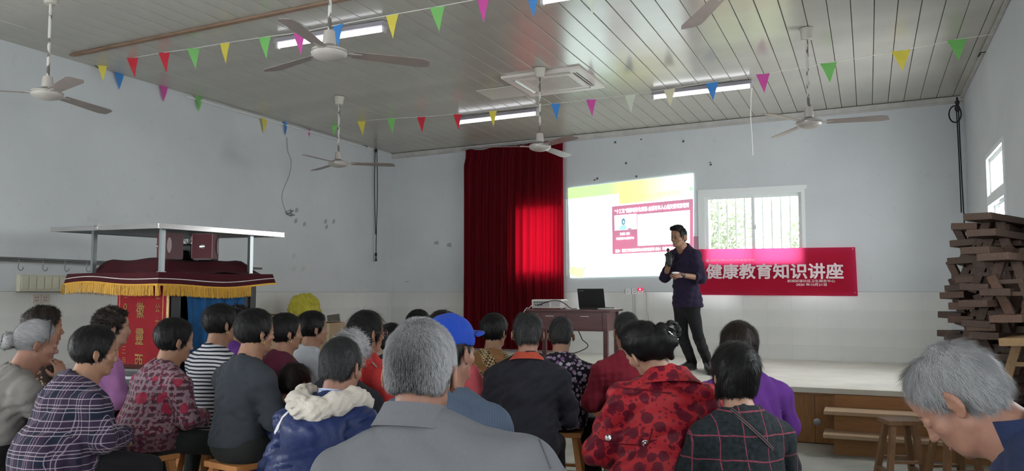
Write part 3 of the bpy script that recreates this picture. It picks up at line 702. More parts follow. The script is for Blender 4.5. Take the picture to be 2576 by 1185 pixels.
garland('far string of coloured paper pennants crossing in front of the two far tube lamps', [(XL + .01, 9.67, 3.88), (XR - .01, 9.1, 4.04)],
        [(774, 309, 'pink', .06, .5), (840, 306, 'green', .06, 1.0), (909, 304, 'yellow', .06, .4), (984, 298, 'green', .06, .4), (1060, 294, 'red', .065, .1), (1151, 287, 'red', .06, .1), (1240, 279, 'yellow', .06, 0), (1398, 260, 'blue', .065, .1), (1487, 250, 'pink', .065, .1), (1585, 238, 'white', .07, 0), (1684, 224, 'cream', .07, 0), (1791, 207, 'blue', .075, 0), (1919, 186, 'pink', .075, .1), (2084, 158, 'green', .085, .1), (2266, 127, 'yellow', .09, .1), (2407, 99, 'green', .09, .1)], .215)
garland('string of coloured paper pennants running along the top of the left wall', [(XL + .03, 6.1, 3.92), (XL + .03, 9.75, 3.90)],
        [(300, 181, 'blue', .07, .1), (412, 214, 'pink', .07, .1), (500, 241, 'green', .07, .1), (665, 298, 'yellow', .08, .2), (719, 307, 'blue', .05, .2)], .20)
# ------------------------------------------------------------------ ropes
def rope(label, top, bot, loop=False):
    o = Vector(top); r = T('hanging_rope', o, label, 'rope'); L = bot[2] - top[2]; d = Vector(bot) - o
    RM = plain('rope_black', (.02, .02, .02), .8)
    for s in (-1, 1): MB().tube([Vector((s * .012, s * .004, -.02)) + (d * t) + Vector((0, s * .02 * math.sin(t * 5), 0)) for t in [i / 14 * (.75 if s < 0 else .97) for i in range(15)]], .008, 6).build('strand', RM, r)
    MB().ball(d * .94, (.022, .022, .04), 8).build('knot', RM, r, True); MB().ball((0, 0, -.02), (.03, .03, .035), 8).build('knot', RM, r, True)
    MB().cyl(d * .95, d, .006, .02, 8).build('tassel', RM, r)
    if loop:
        MB().tube([Vector((-.01 - .07 * math.sin(a) - .02, 0, -.17 + .11 * math.cos(a))) for a in [i / 20 * 2 * math.pi for i in range(21)]], .010, 6, False).build('loop', RM, r); MB().ball((0, 0, -.10), (.035, .03, .045), 8).build('knot', RM, r, True)
    m = MB().tube([(0, 0, .0), (.0, 0, .05)], .012, 6); m.build('hook', RM, r)
rope('black rope hanging down the left wall near the far corner', (XL + .05, 11.43, 3.90), (XL + .05, 11.47, 2.01))
rope('knotted black rope with a loop hanging in the right corner', (1.13, 11.85, 3.98), (1.14, 11.80, 2.05), True)
for i, (px, py) in enumerate(((2416, 205), (2478, 85))):
    p = on_x(px, py, XR); h = MB().tube([(0, 0, 0), (-.05, .01, 0), (-.07, .04, -.03), (-.06, .08, -.02), (-.03, .09, .02)], .006, 6).build('ceiling_hook', plain('hook_iron', (.03, .03, .03), .6), None, True); h.location = (XR, p[1], min(p[2], cz(XR) - .05)); tag(h, ('far' if i == 0 else 'near') + ' dark hook at the top of the right wall', 'hook')
for i, (px, py) in enumerate(((228, 163), (912, 365))):
    p = on_x(px, py, XL); h = MB().tube([(0, 0, 0), (.04, .01, 0), (.06, .04, -.03), (.05, .08, -.01)], .006, 6).build('ceiling_hook', plain('hook_iron', (.03, .03, .03), .6), None, True); h.location = (XL, p[1], p[2]); tag(h, ('near' if i == 0 else 'far') + ' dark hook at the top of the left wall', 'hook')
# thin wire on the left wall
w = [on_x(x, y, XL + .012) for x, y in ((722, 345), (724, 380), (733, 405), (728, 440), (712, 480), (710, 505), (722, 540))]
wc = cable('wall_wire', [tuple(p) for p in w], .003, plain('wire_grey', (.12, .12, .12), .6), 'thin dark wire straggling down the left wall'); wc['category'] = 'wire'
w = [on_x(x, y, XL + .012) for x, y in ((718, 532), (738, 530), (724, 540), (742, 541), (720, 536), (734, 544), (730, 526))]
wc = cable('wire_tangle', [tuple(p) for p in w], .004, plain('wire_grey', (.12, .12, .12), .6), 'small tangle of dark wire on the left wall'); wc['category'] = 'wire'
# ------------------------------------------------------------------ rail with hooks on the left wall
rl = T('hook_rail', (XL + .12, 5.2, 1.80), 'grey metal pipe rail with hooks along the left wall', 'rail')
RAILM = plain('rail_metal', (.16, .17, .17), .4, .7)
MB().cyl((0, -2.6, .008), (0, 3.4, .008), .014).build('pipe', RAILM, rl, True); MB().cyl((.03, -2.6, -.012), (.03, 1.15, -.012), .010).build('pipe', RAILM, rl, True)
for y in (-1.6, 1.22, 3.2):
    MB().beam((-.12, y, 0), (.01, y, 0), .03, .03).build('bracket', RAILM, rl); MB().lathe([(.045, 0), (.045, .008), (.02, .014)], (-.12, y, 0), 16, Matrix.Rotation(math.pi / 2, 3, 'Y')).build('bracket_plate', RAILM, rl)
for px in (46, 108, 163, 218, 262):
    y = on_x(px, 665, XL + .15)[1] - 5.2
    MB().tube([(.03, y, .004), (.042, y, -.02), (.03, y, -.05), (.03, y + .0, -.085), (.03, y + .02, -.105), (.03, y + .045, -.095), (.03, y + .05, -.07)], .005, 6).build('hook', RAILM, rl, True)
# switch box and socket on the left wall
a = on_x(40, 695, XL); b = on_x(168, 730, XL); cy, cz_ = (a[1] + b[1]) / 2, (a[2] + b[2]) / 2
sb = T('switch_box', (XL + .004, cy, cz_), 'long cream switch box with six covers on the left wall', 'switch box')
CREAM = plain('cream_plastic', (.50, .49, .38), .5); L = b[1] - a[1]
MB().bevbox((.03, 0, 0), (.06, L, .165), .008).build('casing', CREAM, sb)
for k in range(6): MB().bevbox((.063, -L / 2 + L * (k + .55) / 6.8 + .005, .005), (.01, L / 7.6, .125), .004).build('cover', CREAM, sb)
MB().bbox(0, .061, -L / 2, L / 2, -.088, -.083).build('lower_strip', plain('box_base', (.15, .14, .12), .7), sb)  # dark strip along the lower edge of the casing
p = on_x(100, 752, XL); ws = T('wall_socket', (XL + .008, p[1], p[2]), 'double beige socket plate below the cream switch box', 'socket')
for k in (-1, 1):
    MB().bevbox((.006, k * .045, 0), (.012, .086, .086), .003).build('plate', plain('socket_beige', (.48, .42, .36), .45), ws); m = MB()
    for z, y in ((.015, -.012), (.015, .012), (-.015, -.01), (-.015, .01)): m.bbox(.011, .0135, k * .045 + y - .003, k * .045 + y + .003, z - .006, z + .006)
    m.build('slot', BLK, ws)
# ------------------------------------------------------------------ canopied cart by the left wall
VEL = cloth('maroon_velvet', (.046, .004, .008), .25, .2); GOLD = plain('gold_fringe', (.60, .33, .03), .6, var=.2, vs=90, stretch=(1, 1, .05))
ALU = plain('aluminium', (.62, .60, .59), .22, .9); UNDER = plain('roof_under', (.05, .075, .085), .5)
ct = T('canopy_cart', (-5.9, 5.45, 0), 'cart with flat metal-edged roof, maroon velvet canopy and gold fringe', 'cart', math.radians(-10.5))
RC = rotz(math.radians(10.5))
def lc(p): v = RC @ (Vector((p[0], p[1], 0)) - Vector((-5.9, 5.45, 0))); return v
n_, r_, l_ = lc((-5.215, 4.78)), lc((-4.93, 5.98)), lc((-6.86, 5.04))
x0, x1, y0, y1 = l_.x, (n_.x + r_.x) / 2, (n_.y + l_.y) / 2, r_.y
def zr(x): return 2.005 + .045 * (x1 - x) / (x1 - x0)
m = MB()
m.add([(x0, y0, zr(x0)), (x1, y0, zr(x1)), (x1, y1, zr(x1)), (x0, y1, zr(x0)), (x0, y0, zr(x0) + .02), (x1, y0, zr(x1) + .02), (x1, y1, zr(x1) + .02), (x0, y1, zr(x0) + .02)], [(0, 3, 2, 1), (4, 5, 6, 7), (0, 1, 5, 4), (1, 2, 6, 5), (2, 3, 7, 6), (3, 0, 4, 7)]); m.build('roof_panel', UNDER, ct)
C4 = [(x0, y0), (x1, y0), (x1, y1), (x0, y1)]
for i in range(4):
    a, b = C4[i], C4[(i + 1) % 4]; mm = MB()
    for dz, t in ((.012, .034), (.026, .012), (-.002, .012)): mm.beam((a[0], a[1], zr(a[0]) + dz), (b[0], b[1], zr(b[0]) + dz), .016 if t > .02 else .024, t)
    mm.build('roof_edge', ALU, ct)
MB().bbox(x0 + .75, x0 + .80, y0 - .012, y0 + .02, zr(x0 + .8) - .012, zr(x0 + .8) + .045).build('edge_joint', ALU, ct)
POST = plain('post_metal', (.33, .36, .36), .35, .8)
px0, px1, py0, py1 = lc((-6.283, 5.10)).x, x1 - .10, y0 + .10, lc((-5.117, 5.724)).y
for x, y in ((px1, py0), (px0, py0), (px1, py1), (px0 + .15, py1)):
    MB().beam((x, y, 1.62), (x, y, zr(x)), .035, .035).build('post', POST, ct); MB().bbox(x - .026, x + .026, y - .026, y + .026, 1.645, 1.655).build('post_foot', POST, ct)
# velvet canopy: top sheet with raised hump, skirt with white piping, fringe of threads
sx0, sx1, sy0, sy1 = lc((-6.60, 5.08)).x, x1 - .02, y0 + .03, lc((-5.02, 5.90)).y
gx, gy = 44, 30; vs = []; fs = []
def hump(x, y):
    u = (x - (sx0 + sx1) / 2 - .05) / (.5 * (sx1 - sx0)); v = (y - (sy0 + sy1) / 2) / (.5 * (sy1 - sy0))
    q = min(1, max(0, (.86 - max(abs(u), abs(v) * .98)) / .26)); q = q * q * (3 - 2 * q)
    return 1.645 + .125 * q + .008 * math.sin(x * 9 + y * 5) + .006 * math.sin(y * 17)
for j in range(gy):
    for i in range(gx): x = sx0 + (sx1 - sx0) * i / (gx - 1); y = sy0 + (sy1 - sy0) * j / (gy - 1); vs.append((x, y, hump(x, y)))
for j in range(gy - 1):
    for i in range(gx - 1): fs.append((j * gx + i, j * gx + i + 1, (j + 1) * gx + i + 1, (j + 1) * gx + i))
m = MB(); m.v = vs; m.f = fs; m.mi = [0] * len(fs); m.build('canopy_cover', VEL, ct, True, False)
def rim(s):      # point on the canopy's rim, s from 0 (left rear) along front, right, rear
    segs = [((sx0, sy0), (sx1, sy0)), ((sx1, sy0), (sx1, sy1)), ((sx1, sy1), (sx0, sy1)), ((sx0, sy1), (sx0, sy0))]
    k = int(s) % 4; t = s - int(s); a, b = segs[k]; nrm = [(0, -1), (1, 0), (0, 1), (-1, 0)][k]
    x, y = a[0] + (b[0] - a[0]) * t, a[1] + (b[1] - a[1]) * t
    lo, hi = [(0, -1), (1, 0), (0, 1), (-1, 0)][k - 1], [(1, 0), (0, 1), (-1, 0), (0, -1)][k]
    q = lo if t < .02 else hi if t > .98 else (0, 0)
    return x, y, (nrm[0] + q[0], nrm[1] + q[1])
def skirt(name, d0, d1, mat, out0, out1, n=96, th=False):
    vs = []; fs = []
    for i in range(n + 1):
        s = 4 * i / n * .99999; x, y, nm = rim(s); sag = .018 * math.sin(s * 3.1 + .5) + .01 * math.sin(s * 7)
        for d, o in ((d0, out0), (d1, out1)):
            w = .012 * math.sin(s * 14) * (d / .2); vs.append((x + nm[0] * (o + w), y + nm[1] * (o + w), 1.648 - d + sag * (1 if d > .01 else .2)))
    for i in range(n): fs.append((2 * i, 2 * i + 1, 2 * i + 3, 2 * i + 2))
    m = MB(); m.v = vs; m.f = fs; m.mi = [0] * len(fs); return m.build(name, mat, ct, True, False)
skirt('canopy_skirt', 0, .10, VEL, 0, .02); skirt('white_piping', .048, .055, plain('piping_white', (.55, .50, .48), .7), .0135, .015); skirt('gold_binding', .092, .108, GOLD, .022, .024)
m = MB(); rng = np.random.default_rng(5)
for i in range(1500):
    s = 2.05 * i / 1500 if i < 1300 else 3 + (i - 1300) / 200 * .99; x, y, nm = rim(s); sag = .018 * math.sin(s * 3.1 + .5) + .01 * math.sin(s * 7); zt = 1.648 - .10 + sag; L = .085 + rng.uniform(-.008, .008); j = rng.normal(size=3) * .004; o = .024 + .012 * math.sin(s * 14) * .6 + rng.uniform(-.004, .006)
    tx, ty = -nm[1], nm[0]; a = Vector((x + nm[0] * o, y + nm[1] * o, zt)); b = a + Vector((j[0], j[1], -L)); wv = Vector((tx, ty, 0)) * .0017; nv = Vector((nm[0], nm[1], 0)) * .0015
    m.add([a - wv, a + wv, a + nv, b - wv, b + wv, b + nv], [(0, 1, 4, 3), (1, 2, 5, 4), (2, 0, 3, 5)])
tag(m.build('fringe', GOLD, ct, fix=False), 'gold thread fringe', kind='stuff')
# loudspeakers on the canopy
def cart_speaker(loc, rz, label, tiltx=0):
    s = T('loudspeaker', loc, label, 'loudspeaker', rz); sh = plain('speaker_maroon', (.055, .007, .011), .5, var=.1)
    m = MB(); P = [(-.11, -.13), (.11, -.13), (.135, -.02), (.10, .13), (-.10, .13), (-.135, -.02)]
    m.prism([(x, y, 0) for x, y in P], (0, 0, .33)); m.build('cabinet', sh, s)
    MB().bbox(-.108, .108, -.137, -.131, .012, .318).build('front_cloth', plain('speaker_cloth', (.060, .007, .012), .8), s)
    m = MB().lathe([(.001, .012), (.018, .012), (.03, .004), (.034, 0)], (0, -.138, .16), 16, Matrix.Rotation(math.pi / 2, 3, 'X')); m.build('badge', plain('badge_silver', (.65, .65, .65), .25, .9), s, True)
    for sx in (-1, 1): MB().bbox(*sorted((sx * .112, sx * .118)), -.135, -.13, .01, .32).build('edge_strip', plain('strip_pink', (.30, .10, .12), .5), s)
    for sx in (-1, 1):
        m = MB(); m.prism([(sx * .1365, -.02 + .05 * math.cos(a) * .5, .17 + .10 * math.sin(a)) for a in [k * 2 * math.pi / 16 for k in range(16)]], (sx * .003, 0, 0)); m.build('side_grille', plain('grille_pinkgrey', (.30, .22, .23), .6), s)
    MB().bbox(-.1, .1, -.12, .12, -.012, .0).build('base', BLK, s); s.scale = (.74, .74, .66)
sp_l = ct.matrix_basis
def cw(x, y, z): return tuple(Matrix.Translation((-5.9, 5.45, 0)) @ Matrix.Rotation(math.radians(-10.5), 4, 'Z') @ Vector((x, y, z)))
g = at(428, 645, 6.85); cart_speaker((g[0], g[1], 1.768), math.radians(-40), 'maroon loudspeaker behind the near post of the canopied cart')
g = at(518, 645, 6.95); cart_speaker((g[0], g[1], 1.768), math.radians(25), 'maroon loudspeaker with round silver badge, right one on the canopied cart')
g = at(473, 645, 7.15); eq = T('drum_kit_box', (g[0], g[1], 1.768), 'black heap of equipment between the two maroon loudspeakers', 'equipment', .3); eq.scale = (.8, .8, .72)
MB().bevbox((0, 0, .10), (.20, .16, .2), .03).build('case', BLK, eq); MB().lathe([(.06, 0), (.075, .02), (.075, .1), (.06, .12)], (-.06, -.1, .0), 16).build('drum', plain('black_gloss', (.015, .012, .013), .25), eq, True)
m = MB()
for k in range(5): m.tube([(0, 0, .19), (.05 * math.cos(k * 1.3), .05 * math.sin(k * 1.3), .25), (.09 * math.cos(k * 1.3 + .3), .09 * math.sin(k * 1.3 + .3), .28 + .01 * k)], .003, 5)
m.build('wire', BLK, eq)
m = MB()
for k in range(4): m.ball((-.09 + .05 * k, -.085 - .01 * (k % 2), .03 + .02 * (k % 2)), .014, 8)
m.build('clamp', plain('chrome', (.6, .6, .6), .15, 1.0), eq, True)
# body of the cart: black frame, red front cloth with gold lettering, blue side curtain
b1, b2, b3 = lc((-5.93, 5.08)), lc((-5.22, 4.95)), lc((-5.19, 5.73))
bx0, bx1, by0, by1 = b1.x, b2.x, b2.y, b3.y
FR = plain('cart_black', (.012, .012, .014), .5)
for x, y in ((bx0, by0), (bx1, by0), (bx1, by1), (bx0, by1)): MB().bbox(x - .03, x + .03, y - .03, y + .03, .12, 1.64).build('frame_post', FR, ct)
MB().bbox(bx0, bx1, by0, by1, .55, .62).build('deck', FR, ct); MB().bbox(bx0 - .02, bx0, by0, by1, .3, 1.62).build('back_panel', FR, ct)
MB().bbox(bx0, bx1, by1 - .01, by1 + .01, .3, 1.62).build('back_panel', FR, ct)
for x in (bx0 + .1, bx1 - .1):
    for y in (by0 + .05, by1 - .05):
        MB().lathe([(.10, -.02), (.12, -.02), (.12, .02), (.10, .02), (.03, .012)], (x, y, .12), 20, Matrix.Rotation(math.pi / 2, 3, 'X')).build('wheel', BLK, ct, True)
RED = cloth('red_front_cloth', (.22, .010, .016), .15, .15); GL = plain('gold_lettering', (.55, .33, .12), .5, var=.3, vs=60)
fx0, fx1 = bx0 - .02, bx1 + .02; yF = by0 - .045
fc = MB().bbox(fx0, fx1, yF, yF + .006, .62, 1.60).build('front_cloth', RED, ct)
for x in (fx0 + .035, fx1 - .085): MB().bbox(x, x + .006, yF - .003, yF, .62, 1.6).build('gold_line', GL, fc)
MB().bbox(fx1 - .032, fx1, yF - .003, yF, .62, 1.6).build('gold_edge', plain('gold_edge', (.50, .36, .16), .6, var=.3, vs=40), fc)
def ctext(ch, cx, cz0, w, h, bold=.01):
    return fit_text(ch, lambda a, b, c: (cx + (a - .5) * w, yF - .004, cz0 + (b - .5) * h), GL, fc, 'lettering', bold)
wf = fx1 - fx0
for ch, z in (('徽', 1.335), ('靈', 1.115), ('西', .90), ('會', .70)): ctext(ch, fx0 + wf * .47, z, .12, .135, .012)
for i, ch in enumerate('二00八年三月'): ctext(ch, fx0 + wf * .17, 1.455 - i * .092, .055, .03 if ch in '二' else .06, .004)
for i, ch in enumerate('王公十真'): ctext(ch, fx0 + wf * .80, 1.47 - i * .112, .06, .078, .008)
BLU = cloth('blue_curtain', (.015, .075, .19), .35, .2)
m = MB(); n = 60; vs = []; fs = []; ys0, ys1 = by0 + .10, by1 - .03
for i in range(n + 1):
    t = i / n; y = ys0 + (ys1 - ys0) * t; wv = .014 * math.sin(t * 30) + .008 * math.sin(t * 53)
    for j in range(9):
        v = j / 8; yy = y + (.10 * math.sin(v * math.pi * .8 + .4) * (1 - t) * .8 - .04 * (1 - t)) ; vs.append((bx1 + .01 + wv, yy, 1.62 - v * .95))
for i in range(n):
    for j in range(8): fs.append((i * 9 + j, i * 9 + j + 1, (i + 1) * 9 + j + 1, (i + 1) * 9 + j))
m.v = vs; m.f = fs; m.mi = [0] * len(fs); m.build('side_curtain', BLU, ct, True, False)
MB().bbox(bx1 - .03, bx1 + .02, by0 - .02, by0 + .06, .55, 1.62).build('frame_board', FR, ct); MB().bbox(bx1 - .03, bx1 + .012, by1 - .08, by1 + .03, .55, 1.62).build('frame_board', FR, ct)
bxs = T('equipment_case', (-5.15, 4.55, 0), 'low black case standing before the red front cloth of the cart', 'case', .2)
MB().bevbox((0, 0, .46), (.5, .34, .92), .02).build('casing', plain('case_black', (.03, .03, .035), .4), bxs); MB().bbox(-.25, .25, -.172, -.168, .84, .86).build('trim_band', GREY, bxs); MB().tube([(-.06, -.17, .78), (-.06, -.2, .78), (.06, -.2, .78), (.06, -.17, .78)], .008, 6).build('handle', BLK, bxs)
# ------------------------------------------------------------------ clutter by the left wall
cbm = plain('cardboard', (.40, .29, .18), .8, var=.12)
def carton(loc, rz, sx, sy, h, label):
    c = T('cardboard_box', loc, label, 'box', rz); MB().bbox(-sx, sx, -sy, sy, 0, h).build('carton', cbm, c)
    for k in (-1, 1): MB().box((k * sx * .5, 0, h + .010), (sx * .98, sy * 2, .006), Matrix.Rotation(-k * .05, 3, 'Y')).build('flap', cbm, c)
    MB().bbox(sx, sx + .0015, -.03, .03, .02, h).build('tape', plain('parcel_tape', (.5, .42, .3), .3), c)
carton((-7.1, 8.27, 0), .04, .28, .26, 1.20, 'tall brown cardboard box on the floor by the left wall before the stage')
carton((-7.08, 9.17, STZ), .05, .27, .42, .52, 'low tan cardboard box on the stage holding the yellow plastic bag')
# ------------------------------------------------------------------ stools
STW = wood('stool_wood', (.42, .17, .055), (.56, .27, .10), (3, 3, .8), .5); STD = wood('stool_wood_dark', (.17, .085, .04), (.27, .15, .075), (3, 3, .8), .55); STP = wood('stool_wood_pale', (.50, .40, .30), (.6, .5, .4), (3, 3, .8), .55)
def stool(loc, rz, label, mat, hgt=.555, w=.30, d=.24, nails=False):
    s = T('wooden_stool', loc, label, 'stool', rz, 'wooden stools')
    MB().bevbox((0, 0, hgt - .016), (w, d, .032), .004).build('seat', mat, s)
    tx, ty, bx, by = w / 2 - .045, d / 2 - .04, w / 2 + .035, d / 2 + .035
    def P(sx, sy, z): t = 1 - z / (hgt - .03); return Vector((sx * (tx + (bx - tx) * t), sy * (ty + (by - ty) * t), z))
    for sx in (-1, 1):
        for sy in (-1, 1): MB().beam(P(sx, sy, 0), P(sx, sy, hgt - .032), .042, .036, (1, 0, 0)).build('leg', mat, s)
    for z, k in ((.17, 1), (.30, 1)):
        for sy in (-1, 1): MB().beam(P(-1, sy, z), P(1, sy, z), .034, .018).build('rung', mat, s)
    for sx in (-1, 1): MB().beam(P(sx, -1, .23), P(sx, 1, .23), .034, .018).build('rung', mat, s)
    if nails:
        m = MB()
        for sx in (-1, 1):
            for sy in (-1, 1): m.cyl((sx * .06, sy * .05, hgt), (sx * .06, sy * .05, hgt + .002), .006, n=8)
        m.build('nail', GREY, s)
    return s
q = at(2262, 1050, 5.75); stool((q[0], q[1], 0), math.radians(20), 'empty dark wooden stool with four nails before the stage steps', STD, .585, .23, .21, True)
q = at(2395, 1050, 5.45); stool((q[0], q[1], 0), math.radians(28), 'empty dark wooden stool half hidden behind the old man in navy', STD, .60, .24, .21)
# upturned bench by the boxes
def bench(loc, rot, label, mat, L=1.1, w=.16, h=.44, group='stacked wooden benches'):
    s = T('wooden_bench', loc, label, 'bench', 0, group); s.rotation_euler = rot
    MB().bevbox((0, 0, 0), (L, w, .045), .004).build('seat', mat, s)
    for e in (-1, 1):
        for sy in (-1, 1):
            MB().beam((e * (L / 2 - .27), sy * (w / 2 - .045), -.02), (e * (L / 2 - .22), sy * (w / 2 + .03), -h), .05, .036, (1, 0, 0)).build('leg', mat, s)
        MB().beam((e * (L / 2 - .245), -(w / 2), -h * .55), (e * (L / 2 - .245), w / 2, -h * .55), .045, .025).build('stretcher', mat, s)
    return s
GB = plain('grey_timber', (.20, .185, .17), .7, var=.2, vs=12)
bench((-7.15, 9.83, STZ + .31), (math.radians(88), math.radians(82), math.radians(20)), 'grey weathered bench stood on end beside the cardboard boxes', GB, .62, .18, .40, 'loose bench')
# bench pile along the right wall
BW1 = wood('pile_wood', (.038, .020, .013), (.080, .045, .030), (.9, 6, 6), .6); BW2 = wood('pile_wood_brown', (.062, .032, .020), (.115, .062, .040), (.9, 6, 6), .6); BW3 = wood('pile_wood_ochre', (.22, .13, .06), (.30, .19, .09), (.9, 6, 6), .6)
pile = [(2462, 545, 5.2, 1, 0), (2430, 570, 5.5, 2, 0), (2418, 610, 5.5, 1, 0), (2436, 612, 5.8, 2, 0), (2410, 655, 5.4, 1, 1), (2497, 646, 4.75, 3, 0), (2420, 697, 5.6, 1, 0), (2438, 703, 5.4, 2, 1), (2403, 724, 5.7, 1, 0),
        (2390, 742, 5.6, 2, 1), (2440, 764, 4.9, 1, 0), (2394, 793, 5.7, 1, 1), (2421, 804, 5.4, 4, 0), (2533, 802, 4.7, 2, 1), (2386, 840, 5.7, 1, 0), (2408, 850, 5.5, 1, 1), (2434, 862, 5.2, 2, 0), (2552, 862, 4.6, 5, 0),
        (2470, 824, 5.0, 2, 0), (2505, 735, 4.9, 1, 1), (2440, 900, 5.4, 1, 0), (2470, 915, 5.1, 2, 1), (2445, 940, 5.6, 1, 0), (2500, 958, 4.9, 1, 1), (2450, 985, 5.4, 2, 0), (2510, 1010, 4.9, 1, 1), (2460, 1040, 5.4, 1, 0),
        (2520, 700, 5.2, 1, 0), (2530, 610, 5.3, 2, 0), (2540, 900, 4.9, 1, 0), (2490, 870, 5.6, 1, 1), (2480, 790, 5.7, 1, 0), (2465, 585, 5.0, 1, 0), (2505, 572, 5.5, 2, 0), (2455, 630, 5.0, 1, 0), (2450, 722, 5.0, 1, 1), (2425, 770, 5.2, 2, 0), (2450, 815, 5.0, 1, 0), (2480, 845, 4.9, 1, 1), (2415, 862, 5.6, 1, 0), (2545, 1050, 4.8, 2, 0), (2540, 830, 5.0, 1, 1), (2545, 765, 5.0, 2, 0), (2470, 660, 5.8, 2, 1)]
order = sorted(range(len(pile)), key=lambda i: pile[i][1])
NTH = ['topmost', 'second', 'third', 'fourth', 'fifth', 'sixth', 'seventh', 'eighth', 'ninth', 'tenth', 'eleventh', 'twelfth', 'thirteenth', 'fourteenth', 'fifteenth', 'sixteenth', 'seventeenth', 'eighteenth', 'nineteenth', 'twentieth']
NTH += ['twenty-' + w for w in ('first', 'second', 'third', 'fourth', 'fifth', 'sixth', 'seventh', 'eighth', 'ninth')] + ['thirtieth', 'thirty-first', 'thirty-second', 'thirty-third', 'thirty-fourth', 'thirty-fifth', 'thirty-sixth', 'thirty-seventh', 'thirty-eighth', 'thirty-ninth', 'fortieth', 'forty-first', 'forty-second', 'forty-third', 'forty-fourth', 'forty-fifth']
protos = {}
rng = np.random.default_rng(11)
for rank, i in enumerate(order):
    px, py, dp, mt, flip = pile[i]
    p = at(px, py, dp); Lb = float(rng.uniform(.95, 1.1)); th = math.asin(max(.15, min(.72, (1.10 - p[0]) / Lb)))
    d = Vector((math.sin(th), math.cos(th), float(rng.uniform(-.035, .02)))); c = Vector(p) + d * (Lb / 2)
    mat = {1: BW1, 2: BW2, 3: BW1, 4: BW2, 5: BW3}[mt]
    key = (mt, flip)
    if key not in protos:
        protos[key] = b = bench((0, 0, 0), (0, 0, 0), 'x', mat, 1.02, .17, .26)
    else: b = copy_tree(protos[key])
    b.location = c; b.rotation_euler = (math.pi * flip + float(rng.uniform(-.06, .06)), -math.asin(d.z) * (1 if not flip else 1), math.pi / 2 - th)
    b['label'] = ('dark' if mt in (1, 3) else 'ochre' if mt == 5 else 'brown') + ' wooden bench in tall pile by right wall, ' + NTH[rank] + ' plank end from the top'
